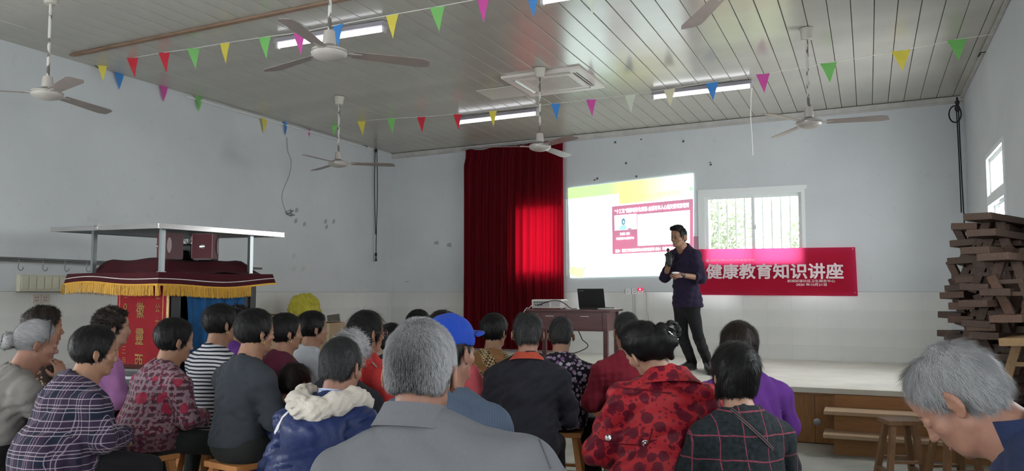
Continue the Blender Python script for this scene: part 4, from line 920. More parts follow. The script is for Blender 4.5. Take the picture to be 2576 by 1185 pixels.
# ================================================================== PEOPLE: implicit surfaces turned into one continuous mesh each
def rotm(hy=0, hp=0, hr=0):     # yaw (left +), pitch (nod down +), roll (tilt to own right +), degrees
    a, b, c = (math.radians(v) for v in (hy, hp, hr))
    return np.array(Matrix.Rotation(a, 3, 'Z') @ Matrix.Rotation(-b, 3, 'X') @ Matrix.Rotation(c, 3, 'Y'))
class SDF:
    def __init__(s, lo, hi, res):
        s.res = res; s.lo = np.array(lo, np.float32)
        s.ax = [np.arange(lo[i], hi[i] + res, res).astype(np.float32) for i in range(3)]
        s.D = np.full([len(a) for a in s.ax], 1.0, np.float32); s.R = np.eye(3); s.o = np.zeros(3); s.k = .02
    def frame(s, R=None, o=None): s.R = np.eye(3) if R is None else np.array(R); s.o = np.zeros(3) if o is None else np.array(o); return s
    def P(s, p): return s.R @ np.array(p, float) + s.o
    def blk(s, lo, hi):
        sl = []; g = []
        for i in range(3):
            a = max(0, int((lo[i] - s.lo[i]) / s.res)); b = min(len(s.ax[i]), int((hi[i] - s.lo[i]) / s.res) + 2)
            if b <= a: return None, None
            sl.append(slice(a, b)); sh = [1, 1, 1]; sh[i] = b - a; g.append(s.ax[i][a:b].reshape(sh))
        return tuple(sl), g
    def merge(s, sl, d, k, cut):
        a = s.D[sl]
        if cut: h = np.clip(.5 - .5 * (a + d) / k, 0, 1); s.D[sl] = a + (-d - a) * h + k * h * (1 - h)
        else: h = np.clip(.5 + .5 * (a - d) / k, 0, 1); s.D[sl] = a + (d - a) * h - k * h * (1 - h)
    def cap(s, a, b, ra, rb=None, k=None, cut=False, flat=None):
        rb = ra if rb is None else rb; k = s.k if k is None else k; a, b = s.P(a), s.P(b); m = max(ra, rb) + 2 * k + 2 * s.res + .01
        if flat is not None: m *= 1.6
        sl, g = s.blk(np.minimum(a, b) - m, np.maximum(a, b) + m)
        if sl is None: return s
        ba = b - a; L = max(float(ba @ ba), 1e-9); x, y, z = (g[i] - np.float32(a[i]) for i in range(3))
        t = np.clip((x * ba[0] + y * ba[1] + z * ba[2]) / L, 0, 1).astype(np.float32)
        dx, dy, dz = x - t * ba[0], y - t * ba[1], z - t * ba[2]
        q = dx * dx + dy * dy + dz * dz
        if flat is not None:     # flatten along unit vector flat[0] by factor flat[1] (<1 thinner)
            n = s.R @ np.array(flat[0]); e = dx * n[0] + dy * n[1] + dz * n[2]; q = q + e * e * (1 / flat[1] ** 2 - 1)
        d = np.sqrt(q) - (ra + t * (rb - ra))
        if flat is not None: d = d * (.5 + .5 * flat[1])
        s.merge(sl, d.astype(np.float32), k, cut); return s
    def ell(s, c, r, R=None, k=None, cut=False):
        k = s.k if k is None else k; c = s.P(c); r = np.array(r, float); Q = s.R if R is None else s.R @ np.array(R)
        ext = np.sqrt(((Q * r) ** 2).sum(1)) + 2 * k + 2 * s.res + .01
        sl, g = s.blk(c - ext, c + ext)
        if sl is None: return s
        x, y, z = (g[i] - np.float32(c[i]) for i in range(3)); k0 = 0; k1 = 0
        for j in range(3):
            e = (x * Q[0, j] + y * Q[1, j] + z * Q[2, j]) / r[j]; k0 = k0 + e * e; k1 = k1 + (e / r[j]) ** 2
        k0 = np.sqrt(k0); k1 = np.sqrt(np.maximum(k1, 1e-12)); s.merge(sl, np.where(k1 < 1e-5, -r.min(), k0 * (k0 - 1) / k1).astype(np.float32), k, cut); return s
    def half(s, n, p, k=.01):    # remove the side the normal points to
        n = s.R @ (np.array(n, float) / np.linalg.norm(n)); p = s.P(p); g = [a.reshape([-1 if i == j else 1 for j in range(3)]) for i, a in enumerate(s.ax)]
        d = ((g[0] - p[0]) * n[0] + (g[1] - p[1]) * n[1] + (g[2] - p[2]) * n[2]).astype(np.float32)
        h = np.clip(.5 - .5 * (d - s.D) / k, 0, 1).astype(np.float32); h = 1 - h
        s.D = s.D + (d - s.D) * h + k * h * (1 - h); return s
    def disp(s, fn, band=.03):
        I = np.nonzero(np.abs(s.D) < band); s.D[I] += fn(s.ax[0][I[0]], s.ax[1][I[1]], s.ax[2][I[2]]).astype(np.float32); return s
    def mesh(s):
        D = s.D; ins = D < 0; n = ins.view(np.uint8)
        Sm = sum(n[i:n.shape[0] - 1 + i, j:n.shape[1] - 1 + j, k:n.shape[2] - 1 + k] for i in (0, 1) for j in (0, 1) for k in (0, 1))
        act = (Sm > 0) & (Sm < 8); I = np.stack(np.nonzero(act)); N = I.shape[1]; idx = np.full(act.shape, -1, np.int32); idx[act] = np.arange(N)
        offs = [(i, j, k) for i in (0, 1) for j in (0, 1) for k in (0, 1)]; V = [D[I[0] + o[0], I[1] + o[1], I[2] + o[2]] for o in offs]
        acc = np.zeros((N, 3), np.float32); cnt = np.zeros(N, np.float32)
        for a in range(8):
            for b in range(a + 1, 8):
                if sum(abs(offs[a][q] - offs[b][q]) for q in range(3)) != 1: continue
                m = (V[a] < 0) != (V[b] < 0); t = np.where(m, V[a] / np.where(m, V[a] - V[b], 1), 0)
                for q in range(3): acc[:, q] += np.where(m, offs[a][q] + (offs[b][q] - offs[a][q]) * t, 0)
                cnt += m
        pos = (I.T + acc / cnt[:, None]) * s.res + s.lo; quads = []
        for ax in range(3):
            u, v = [(1, 2), (2, 0), (0, 1)][ax]; sa = [slice(None)] * 3; sb = [slice(None)] * 3; sa[ax] = slice(0, -1); sb[ax] = slice(1, None)
            for t in (sa, sb): t[u] = slice(1, -1); t[v] = slice(1, -1)
            A, B = ins[tuple(sa)], ins[tuple(sb)]; ch = A != B; J = np.stack(np.nonzero(ch)); fl = A[ch]; J[u] += 1; J[v] += 1
            def cell(du, dv): K = [J[0], J[1], J[2]]; K[u] = K[u] + du; K[v] = K[v] + dv; return idx[K[0], K[1], K[2]]
            q = np.stack([cell(-1, -1), cell(0, -1), cell(0, 0), cell(-1, 0)], 1); q[~fl] = q[~fl][:, ::-1]; quads.append(q)
        q = np.concatenate(quads); q = q[(q >= 0).all(1)]
        return pos.astype(np.float32), q.astype(np.int32)
def smooth_mesh(v, q, it=1, f=.5):
    for _ in range(it):
        acc = np.zeros_like(v); c = np.zeros(len(v), np.float32)
        for a in range(4):
            i, j = q[:, a], q[:, (a + 1) % 4]
            for d in range(3): acc[:, d] += np.bincount(i, v[j, d], len(v)) + np.bincount(j, v[i, d], len(v))
            c += np.bincount(i, minlength=len(v)) + np.bincount(j, minlength=len(v))
        v = v * (1 - f) + f * acc / np.maximum(c, 1)[:, None]
    return v.astype(np.float32)
def normals(v, q):
    n = np.cross(v[q[:, 2]] - v[q[:, 0]], v[q[:, 3]] - v[q[:, 1]]); out = np.zeros_like(v)
    for a in range(4):
        for d in range(3): out[:, d] += np.bincount(q[:, a], n[:, d], len(v))
    return out / np.maximum(np.linalg.norm(out, axis=1), 1e-9)[:, None]
def quad_mesh(name, v, q, mat, parent, tone=None, smooth=True):
    me = bpy.data.meshes.new(name); me.vertices.add(len(v)); me.vertices.foreach_set('co', v.ravel())
    me.loops.add(q.size); me.loops.foreach_set('vertex_index', q.ravel()); me.polygons.add(len(q))
    K_ = q.shape[1]; me.polygons.foreach_set('loop_start', np.arange(0, q.size, K_, dtype=np.int32)); me.polygons.foreach_set('loop_total', np.full(len(q), K_, np.int32))
    if tone is not None: at_ = me.attributes.new('tone', 'FLOAT', 'POINT'); at_.data.foreach_set('value', tone.astype(np.float32))
    me.update(calc_edges=True)
    if smooth: me.polygons.foreach_set('use_smooth', np.ones(len(q), bool))
    return link(name, me, mat, parent)
def cluster(v, q, keep, cell):
    """coarsen the surface where keep is False (limbs and trunk under the clothes), fine elsewhere; triangles"""
    key = np.floor(v / cell).astype(np.int64); key = key[:, 0] * 1000003 + key[:, 1] * 1009 + key[:, 2]; key[keep] = np.arange(int(keep.sum())) + 2 ** 50
    _, first, inv, cnt = np.unique(key, return_index=True, return_inverse=True, return_counts=True); nv = np.stack([np.bincount(inv, v[:, d]) / cnt for d in range(3)], 1)
    t = np.concatenate([q[:, [0, 1, 2]], q[:, [0, 2, 3]]]); t = inv[t].reshape(-1, 3); t = t[(t[:, 0] != t[:, 1]) & (t[:, 1] != t[:, 2]) & (t[:, 0] != t[:, 2])]; _, u = np.unique(np.sort(t, 1), axis=0, return_index=True)
    return nv.astype(np.float32), np.ascontiguousarray(t[u]).astype(np.int32)
def folds(seed, amp, lam=.11, ridge=True):
    r = np.random.default_rng(seed); Wv = [r.normal(size=3) * np.array((.8, .8, 1.3)) for _ in range(4)]; Wv = [w / np.linalg.norm(w) * 2 * math.pi / (lam * r.uniform(.7, 1.6)) for w in Wv]
    V2 = [r.normal(size=3) * 7 for _ in range(4)]; ph = r.uniform(0, 6, 8)
    def fn(x, y, z):
        o = 0
        for i in range(4):
            a = np.sin(Wv[i][0] * x + Wv[i][1] * y + Wv[i][2] * z + ph[i] + 1.6 * np.sin(V2[i][0] * x + V2[i][1] * y + V2[i][2] * z + ph[i + 4])); o = o + ((1 - 2 * np.sqrt(np.abs(a))) if ridge and i < 2 else a * .6)
        return amp * .45 * o
    return fn
# yellow plastic bag, stuffed and knotted, on the cardboard box
def yellow_bag():
    t = NT('yellow_plastic', (.62, .56, .06), .3, 0, .5); t.bump(t.noise(9, 4, dist=2.5), .7, .03); t.translucent((.85, .8, .1), .25)
    S = SDF((-.32, -.34, -.03), (.32, .34, .5), .011); S.k = .06; S.ell((0, 0, .15), (.20, .22, .16)).ell((.03, -.1, .13), (.17, .16, .13)).ell((-.02, -.06, .26), (.13, .14, .10)).ell((0, .08, .27), (.12, .10, .09)).cap((0, -.12, .32), (.0, .10, .345), .035, .03, k=.03)
    S.disp(folds(8, .024, .10)); S.half((0, 0, -1), (0, 0, .004), .01); v, q = S.mesh(); b = quad_mesh('plastic_bag', smooth_mesh(v, q, 1, .4), q, t.m, None)
    b.location = (-7.05, 8.98, STZ + .535); tag(b, 'crumpled yellow plastic bag on the tan cardboard box by the left wall', 'bag')
yellow_bag()
# ---- materials
def skin(name, c):
    if name in MATS: return MATS[name]
    t = NT(name, c, .5, 0, .35); n = t.noise(22, 4); t.color(t.ramp(n, (.3, tuple(x * .86 for x in c)), (.7, tuple(min(1, x * 1.08) for x in c))))
    t.b.inputs['Subsurface Weight'].default_value = .08; t.b.inputs['Subsurface Radius'].default_value = (.02, .008, .004); t.bump(t.noise(160, 3), .15, .002); MATS[name] = t.m; return t.m
def hairmat(name, dark, light):
    if name in MATS: return MATS[name]
    t = NT(name, dark, .46, 0, .22); a = t.n.new('ShaderNodeAttribute'); a.attribute_name = 'tone'
    t.color(t.ramp(a.outputs['Fac'], (0, dark), (1, light))); MATS[name] = t.m; return t.m
HB = hairmat('hair_black', (.004, .004, .0045), (.016, .015, .016)); HBR = hairmat('hair_brown_black', (.007, .005, .0045), (.03, .021, .017)); HG = hairmat('hair_grey', (.08, .08, .085), (.50, .50, .52)); HSP = hairmat('hair_salt_pepper', (.012, .012, .014), (.46, .46, .48)); HDG = hairmat('hair_dark_grey', (.006, .006, .007), (.055, .055, .058))
SK = skin('skin_tan', (.31, .165, .105)); SKD = skin('skin_ruddy', (.26, .13, .09)); SKL = skin('skin_light', (.40, .235, .165))
# ---- head pieces, in the head's own frame (x right, y forward, z up, origin between the ears at eye height)
def head_sdf(S, old=False):
    S.k = .02
    S.ell((0, -.012, .035), (.0755, .095, .088)).ell((0, .026, -.036), (.055, .060, .070)).ell((0, .044, .045), (.057, .048, .052))
    for x in (-1, 1): S.ell((x * .038, .054, -.026), (.024, .026, .022), k=.015); S.cap((x * .048, .006, -.058), (x * .024, .060, -.094), .014, .014, k=.02)
    S.ell((0, .069, -.096), (.020, .016, .015), k=.014)
    S.cap((-.032, .082, .020), (.032, .082, .020), .008, k=.010)
    for x in (-1, 1): S.ell((x * .031, .101, .001), (.015, .013, .011), k=.008, cut=True); S.ell((x * .031, .0795, .000), (.0140, .0125, .0125), k=.002)
    for x in (-1, 1): S.cap((x * .017, .0895, .0065), (x * .045, .081, .0045), .0040, .0028, k=.003); S.cap((x * .019, .0875, -.0085), (x * .043, .081, -.0065), .0030, .0025, k=.003)
    S.ell((0, .060, -.050), (.036, .0255, .036), k=.015); S.ell((0, .080, -.014), (.0095, .020, .030), k=.010); S.cap((0, .083, .014), (0, .1035, -.026), .0075, .0100, k=.008); S.ell((0, .1045, -.031), (.0105, .0095, .0085), k=.005)
    for x in (-1, 1): S.ell((x * .0125, .0985, -.034), (.0075, .009, .0070), k=.004); S.ell((x * .0065, .1035, -.0405), (.0030, .005, .003), k=.002, cut=True)
    S.cap((0, .088, -.045), (0, .087, -.056), .006, .006, k=.008)
    S.cap((-.016, .0835, -.0620), (0, .0895, -.0605), .0042, .0054, k=.004).cap((.016, .0835, -.0620), (0, .0895, -.0605), .0042, .0054, k=.004).cap((-.014, .0845, -.0705), (.014, .0845, -.0705), .0060, k=.004)
    S.cap((-.022, .0915, -.0660), (.022, .0915, -.0660), .0018, k=.002, cut=True)
    for x in (-1, 1):
        R = np.array(Matrix.Rotation(x * .6, 3, 'Z') @ Matrix.Rotation(-.2, 3, 'X')); S.ell((x * .086, -.012, -.005), (.0072, .021, .034), R, k=.006); S.ell((x * .081, -.005, -.033), (.007, .010, .011), k=.005); S.ell((x * .093, -.004, -.002), (.005, .0110, .019), R, k=.004, cut=True); S.ell((x * .0825, .004, -.006), (.005, .006, .009), k=.004)
HAIRC = {}
DENSE = 1.0
def hair_mesh(style, res, seed):
    S = SDF((-.17, -.22, -.40 if style == 'long' else -.2), (.17, .16, .22), res); S.k = .02; rg = np.random.default_rng(seed)
    o = dict(short=.009, crop=.020, curly=.026, bob=.022, long=.014, bun=.011, bunsmall=.008, bald=.005, quiff=.009, capshort=.006, spiky=.012, thin=.007, fluffy=.018).get(style, .012)
    S.ell((0, -.013, .036), (.0755 + o * (.8 if style not in ('spiky', 'short', 'thin', 'quiff') else .45), .095 + o, .088 + o), k=.001)
    if style in ('crop', 'curly', 'bob'): S.ell((0, -.052, .045), (.078 + o * .4, .066, .080))
    if style == 'bob': S.ell((0, -.045, -.02), (.083, .062, .085)); S.cap((-.066, -.012, .01), (-.064, -.005, -.065), .026, .022); S.cap((.066, -.012, .01), (.064, -.005, -.065), .026, .022)
    if style == 'long': S.cap((0, -.06, .0), (.03, -.085, -.16), .075, .06, k=.03); S.cap((.03, -.085, -.16), (.055, -.07, -.36), .055, .03, k=.03)
    if style in ('bun', 'bunsmall'): S.ell((0, -.055, .03), (.06, .06, .07))
    if style == 'fluffy': S.ell((.05, -.02, .03), (.058, .07, .06)).ell((-.05, -.02, .03), (.058, .07, .06))
    if style in ('short', 'spiky', 'thin', 'bald', 'quiff', 'capshort'): S.ell((0, -.055, -.015), (.066, .052, .06))
    # face opening, hairline, nape
    if style == 'bob': S.half((0, 1, -.28), (0, .070, .050), .02); S.ell((0, .105, -.03), (.075, .075, .11), k=.02, cut=True)
    elif style == 'long': S.half((0, .9, -.35), (0, .064, .055), .02); S.ell((0, .10, -.06), (.085, .085, .12), k=.02, cut=True)
    elif style in ('bun', 'bunsmall'): S.half((0, .78, -.55), (0, .062, .075), .01)
    elif style in ('bald', 'thin'): S.half((0, .80, -.55), (0, .050 if style == 'thin' else .035, .06), .012)
    else: S.half((0, .86, -.42), (0, .066, .068), .015)
    z0 = dict(short=-.050, quiff=-.045, capshort=-.050, crop=-.064, curly=-.072, bob=-.092, long=-.39, bun=-.045, bunsmall=-.055, bald=-.05, spiky=-.034, thin=-.050, fluffy=-.06).get(style, -.07)
    S.half((0, -.25, -1), (0, -.06, z0), .012)
    if style not in ('bob', 'long'):
        for x in (-1, 1): S.ell((x * .09, .002, -.022), (.034, .034, .046) if style in ('spiky', 'short', 'thin', 'quiff') else (.03, .030, .040), k=.010, cut=True)
    if style == 'quiff': S.cap((-.040, .058, .100), (.040, .058, .104), .024, .022, k=.02).cap((-.030, .076, .108), (.034, .074, .112), .014, .013, k=.015).ell((0, .01, .115), (.06, .06, .03))
    if style == 'capshort': S.half((0, .1, 1), (0, 0, .028), .006)
    if style == 'bald': S.ell((0, -.035, .155), (.058, .075, .065), k=.02, cut=True)
    if style == 'thin': S.ell((0, .01, .165), (.050, .075, .055), k=.02, cut=True)
    if style in ('curly', 'fluffy'): S.disp(folds(seed, .012, .035, False))
    elif style in ('bob', 'long', 'bun', 'bunsmall'): S.disp(folds(seed, .0035, .05))
    else: S.disp(folds(seed, .0035, .05))
    if style == 'bun':      # swept-up curls held with a clip at the back
        for i in range(9):
            a = i * .75; c = np.array((.045 + .030 * math.cos(a), -.115 + .012 * math.sin(a * 2), .02 + .042 * math.sin(a))); S.ell(c, (.024, .022, .026), k=.008)
        pts = [(.05, -.12, .05), (.085, -.135, .065), (.115, -.135, .045), (.118, -.135, .01), (.10, -.13, -.015)]
        for a, b in zip(pts, pts[1:]): S.cap(a, b, .010, .009, k=.004)
        S.cap((-.01, -.085, -.03), (.03, -.12, -.0), .03, .03); S.cap((.02, -.10, -.03), (.035, -.09, -.075), .028, .014)
    if style == 'bunsmall':
        for i in range(7): a = i * .9; S.ell((-.02 + .028 * math.cos(a), -.132 + .01 * math.sin(a * 2.3), -.002 + .028 * math.sin(a)), (.020, .020, .020), k=.006)
        S.cap((-.02, -.10, .0), (-.02, -.13, .0), .03)
    v, q = S.mesh(); return smooth_mesh(v, q, 1, .4), q
def strands(v, q, n, L, wid, lift, seed, style):
    r = np.random.default_rng(seed); nm = normals(v, q); ids = r.integers(0, len(v), n); p = v[ids]; N = nm[ids]
    c = np.array((0, -.045, .13)) if style not in ('bun', 'bunsmall') else np.array((.03, -.12, .01)); d = (p - c) * (1 if style not in ('bun', 'bunsmall') else -1) + np.array((0, 0, -.05 if style not in ('bun', 'bunsmall') else 0))
    cl = np.sin(p @ (r.normal(size=(3, 3)) * 90)) * .012; d = d + cl + r.normal(size=d.shape) * (.016 if style not in ('curly', 'fluffy') else .25); d -= N * (d * N).sum(1)[:, None]; d /= np.maximum(np.linalg.norm(d, axis=1), 1e-6)[:, None]
    s = np.cross(N, d); Ls = (L * r.uniform(.5, 1.3, n))[:, None]; w = wid * r.uniform(.6, 1.3, n)[:, None]
    lf = lift * r.uniform(.3, 1.2, n)[:, None]; P0 = p - N * .003; P1 = p + d * Ls * .5 + N * (lf * .7 + .0015); P2 = p + d * Ls + N * lf + s * (r.normal(size=(n, 1)) * .15 * Ls)
    V = np.stack([P0 - s * w, P0 + s * w, P1 - s * w * .8, P1 + s * w * .8, P2 - s * w * .12, P2 + s * w * .12], 1).reshape(-1, 3)
    b = (np.arange(n) * 6)[:, None]; Q = np.concatenate([b + np.array([0, 1, 3, 2]), b + np.array([2, 3, 5, 4])])
    return V.astype(np.float32), Q.astype(np.int32), np.repeat(np.clip(r.normal(.5, .28, n), 0, 1), 6)
def make_hair(parent, R, o, style, mat, px_size, seed, n=None, spread=None):
    res = .0055 if px_size > 90 else .007 if px_size > 45 else .010
    key = (style, res, seed % 3)
    if key not in HAIRC: HAIRC[key] = hair_mesh(style, res, seed % 3 + 1)
    v, q = HAIRC[key]
    n = n or int(min(9000, 700 + px_size * 46)); L = dict(quiff=.024, capshort=.02, short=.024, crop=.028, curly=.022, bob=.040, long=.07, bun=.022, bunsmall=.028, bald=.026, spiky=.017, thin=.040, fluffy=.035)[style]
    lift = dict(quiff=.003, capshort=.002, spiky=.006, fluffy=.009, curly=.009, short=.003, crop=.0018, thin=.003, bald=.006).get(style, .0015)
    sv, sq, st_ = strands(v, q, n, L, .00042 if px_size > 190 else .00060 if px_size > 125 else .0008 if px_size > 85 else .0011, lift, seed, style)
    tone = np.concatenate([np.full(len(v), .30), st_]); V0 = np.concatenate([v, sv])
    if mat is HSP or mat is HG:      # white at the temples and crown, darker low at the back
        z = V0[:, 2]; sd = np.clip(np.abs(V0[:, 0]) / .085, 0, 1); hi = np.clip((z - .02) / .10, 0, 1); b_ = np.clip(.10 + .75 * sd ** 2.5 + .45 * hi ** 2, 0, .85); b_ = b_ if mat is HSP else np.clip(.40 + .25 * hi - .1 * sd + .1 * (V0[:, 1] < 0), 0, 1)
        tone = np.clip(b_ + (tone - .45) * (.35 + .5 * b_), 0, 1)
    V = np.concatenate([v, sv]); Q = np.concatenate([q, sq + len(v)])
    V = (V @ np.array(R).T + np.array(o)).astype(np.float32)
    return quad_mesh('hair', V, Q, mat, parent, tone)
# ---- hands: palm plus five separate bent fingers
def hand(S, w, d, n, side, curl=.5, s=1.0, r=.0082):
    """w wrist point, d pointing direction, n back-of-hand normal, side +1 if the thumb lies on +cross(d, n)"""
    w = np.array(w, float); d = np.array(d, float); d /= np.linalg.norm(d); n = np.array(n, float); n -= d * (n @ d); n /= np.linalg.norm(n); x = np.cross(d, n) * side
    Q = np.stack([x, d, n], 1); S.ell(w + d * .048 * s, (.040 * s, .052 * s, .0155 * s), Q, k=.008); S.cap(w - d * .02, w + d * .02, .025 * s, .024 * s, k=.012, flat=(n, .75))
    for i, (off, ln) in enumerate(((.029, .068), (.0095, .077), (-.0105, .071), (-.029, .055))):
        p = w + d * (.088 - .004 * abs(i - 1)) * s + x * off * s; a = curl * .55; dd = d.copy()
        for j, f in enumerate((.45, .32, .23)):
            dd = d * math.cos(a) - n * math.sin(a); p2 = p + dd * ln * f * s + x * off * .05; S.cap(p, p2, r * s * (1 - .09 * j), r * s * (.93 - .09 * j), k=.0035); p = p2; a += curl * .75
    p = w + d * .025 * s + x * .030 * s - n * .004; t = (d * .62 + x * .70 - n * .35); t /= np.linalg.norm(t); p2 = p + t * .038 * s; t2 = t * .75 + d * .5 - x * curl * .5 - n * .15; t2 /= np.linalg.norm(t2)
    S.cap(p, p2, .0125 * s, .0105 * s, k=.008).cap(p2, p2 + t2 * .032 * s, .0100 * s, .0082 * s, k=.003)
def limb_band(S, sk, key, fr, ins, ends=False):
    pass
def skeleton(seat, Nz, Ny, w, hR, neck=.105, headfwd=.03):
    """seated figure, facing +y, origin on the floor under the hips"""
    sk = {}; T_ = Nz - seat - .08; sk['pel'] = np.array((0, 0, seat + .095)); sk['N'] = np.array((0, Ny, Nz))
    sk['ch'] = np.array((0, Ny * .62 - .015, seat + .08 + T_ * .66)); sk['be'] = np.array((0, Ny * .25, seat + .08 + T_ * .30))
    sk['sh'] = [np.array((s * .178 * w, Ny * .92 - .005, Nz - .082)) for s in (-1, 1)]
    sk['el'] = [np.array((s * .245 * w, Ny * .4 + .06, seat + .08 + T_ * .34)) for s in (-1, 1)]
    sk['wr'] = [np.array((s * .085, .27 + Ny * .3, seat + .175)) for s in (-1, 1)]
    sk['hip'] = [np.array((s * .092, .03, seat + .085)) for s in (-1, 1)]; sk['kn'] = [np.array((s * .14, .42, min(seat + .06, .56))) for s in (-1, 1)]
    sk['an'] = [np.array((s * .15, .40, .085)) for s in (-1, 1)]; sk['toe'] = [np.array((s * .17, .53, .03)) for s in (-1, 1)]
    sk['hR'] = hR; sk['hO'] = sk['N'] + np.array((0, headfwd, .0)) + hR @ np.array((0, .015, neck + .02)); return sk
def body_mesh(sk, res, mat, parent, handcurl=.55, hd=None, standing=False):
    pts = np.array([sk['pel'], sk['N'], sk['hO'], *sk['sh'], *sk['el'], *sk['wr'], *sk['hip'], *sk['kn'], *sk['an'], *sk['toe']])
    lo = pts.min(0) - .17; hi = pts.max(0) + .17; S = SDF(lo, hi, res)
    S.frame(sk['hR'], sk['hO']); head_sdf(S); S.frame(); nb = S.R @ sk['N']
    hn = sk['hR'] @ np.array((0, -.025, -.05)) + sk['hO']; hf = sk['hR'] @ np.array((0, .015, -.075)) + sk['hO']
    S.cap(hn, sk['N'] + np.array((0, -.012, -.02)), .054, .060, k=.03); S.cap(hf, sk['N'] + np.array((0, .03, -.03)), .040, .05, k=.025)
    S.ell(sk['ch'], (.135, .085, .16), k=.05).ell(sk['be'], (.12, .085, .15), k=.05).ell(sk['pel'], (.14, .11, .10), k=.05)
    for i in (0, 1):
        S.cap(sk['N'] + np.array((0, -.01, -.02)), sk['sh'][i], .045, .045, k=.03).cap(sk['sh'][i], sk['el'][i], .046, .037, k=.02).cap(sk['el'][i], sk['wr'][i], .037, .026, k=.015)
        S.cap(sk['hip'][i], sk['kn'][i], .070, .048, k=.03).cap(sk['kn'][i], sk['an'][i], .050, .034, k=.02).cap(sk['an'][i], sk['toe'][i], .028, .018, k=.02)
        h = (hd or {}).get(i)
        if h is None:
            d = sk['wr'][i] - sk['el'][i]; d = d / np.linalg.norm(d) + np.array((-(1 if i else -1) * .35, .1, -.25)); hand(S, sk['wr'][i], d, (0, .35, 1), (-1 if i else 1), handcurl)
        elif h.get('skip') is None: hand(S, sk['wr'][i], h['d'], h['n'], h['side'], h.get('curl', .6))
    v, q = S.mesh()
    if not standing:
        keep = v[:, 2] > sk['N'][2] - .03
        for i in (0, 1):
            if (hd or {}).get(i): keep |= ((v - sk['wr'][i]) ** 2).sum(1) < .21 ** 2
        v, q = cluster(v, q, keep, .024)
    return quad_mesh('body', v, q, mat, parent)
def garment(sk, res, mat, parent, name='jacket', w=1.0, fat=1.0, hem=.0, thick=1.0, sleeve=1.0, seed=1, fold=.008, neckr=.064, neckcut=True, hump=0.0, flare=0.0, openness=None, lam=.12):
    pts = np.array([sk['pel'], sk['N'], *sk['sh'], *sk['el'], *sk['wr']]); lo = pts.min(0) - .24; hi = pts.max(0) + .20; hi[2] = sk['N'][2] + .12; lo[2] = min(hem, min(e[2] for e in sk['el']) - .1, min(e[2] for e in sk['wr']) - .08) - .03
    S = SDF(lo, hi, res); S.k = .06; N, ch, be, pel = sk['N'], sk['ch'], sk['be'], sk['pel']; up = N - pel; lean = math.atan2(up[1], up[2]); R = np.array(Matrix.Rotation(-lean, 3, 'X'))
    S.ell(ch, (.175 * w, .118 * thick, .19), R).ell(be, (.165 * w * fat, .130 * thick * fat, .19), R).ell(pel + np.array((0, -.012, .01)), ((.185 + flare) * w * fat, (.155 + flare) * thick * fat, .16))
    if hem < pel[2] - .06: S.cap(pel, np.array((0, 0, hem - .02)), (.165 + flare) * w * fat, (.175 + flare * 1.6) * w * fat, k=.05, flat=((0, 1, 0), .82))
    S.cap(sk['sh'][0], sk['sh'][1], .068 * thick, k=.05)
    if hump: S.ell(N + np.array((0, -.05, -.09)), (.13 * w, .075 + hump, .11), k=.05)
    for i in (0, 1):
        S.cap(N + np.array((0, -.008, .015)), sk['sh'][i], .060, .064, k=.04); e = sk['el'][i]; wv = sk['wr'][i]; s1 = min(1, sleeve * 2); eu = sk['sh'][i] + (e - sk['sh'][i]) * s1
        S.cap(sk['sh'][i], eu, .068 * thick, .060 * thick, k=.022)
        if sleeve > .5: f = (sleeve - .5) * 2; S.cap(e, e + (wv - e) * f, .060 * thick, .046 * thick, k=.02)
    if fold: S.disp(folds(seed, fold, lam), .035)
    S.half((0, 0, -1), (0, 0, hem), .008)
    if neckcut:
        hn = sk['hR'] @ np.array((0, -.01, -.05)) + sk['hO']; a = N + np.array((0, .008, .012)); S.cap(a, a + (hn - a) * min(1.2, .13 / np.linalg.norm(hn - a)), neckr, neckr + .02, k=.012, cut=True)
    v, q = S.mesh(); v = smooth_mesh(v, q, 1, .5); return quad_mesh(name, v, q, mat, parent)
def trousers(sk, res, mat, parent, seed=1, w=1.0, name='trousers', top=None, rk=.066):
    pts = np.array([sk['pel'], *sk['hip'], *sk['kn'], *sk['an']]); S = SDF(pts.min(0) - .2, pts.max(0) + .22, res); S.k = .04
    S.ell(sk['pel'] + np.array((0, -.005, -.005)), (.175 * w, .14 * w, .125))
    for i in (0, 1): S.cap(sk['hip'][i], sk['kn'][i], .088 * w, rk, k=.04).cap(sk['kn'][i], sk['an'][i], rk, .058, k=.02)
    S.disp(folds(seed, .005, .2, False), .03)
    for i in (0, 1): a = sk['an'][i]; d = a - sk['kn'][i]; S.cap(a + d * .36, a + d * .7, .09, k=.005, cut=True)
    v, q = S.mesh(); v = smooth_mesh(v, q, 1, .5); return quad_mesh(name, v, q, mat, parent)
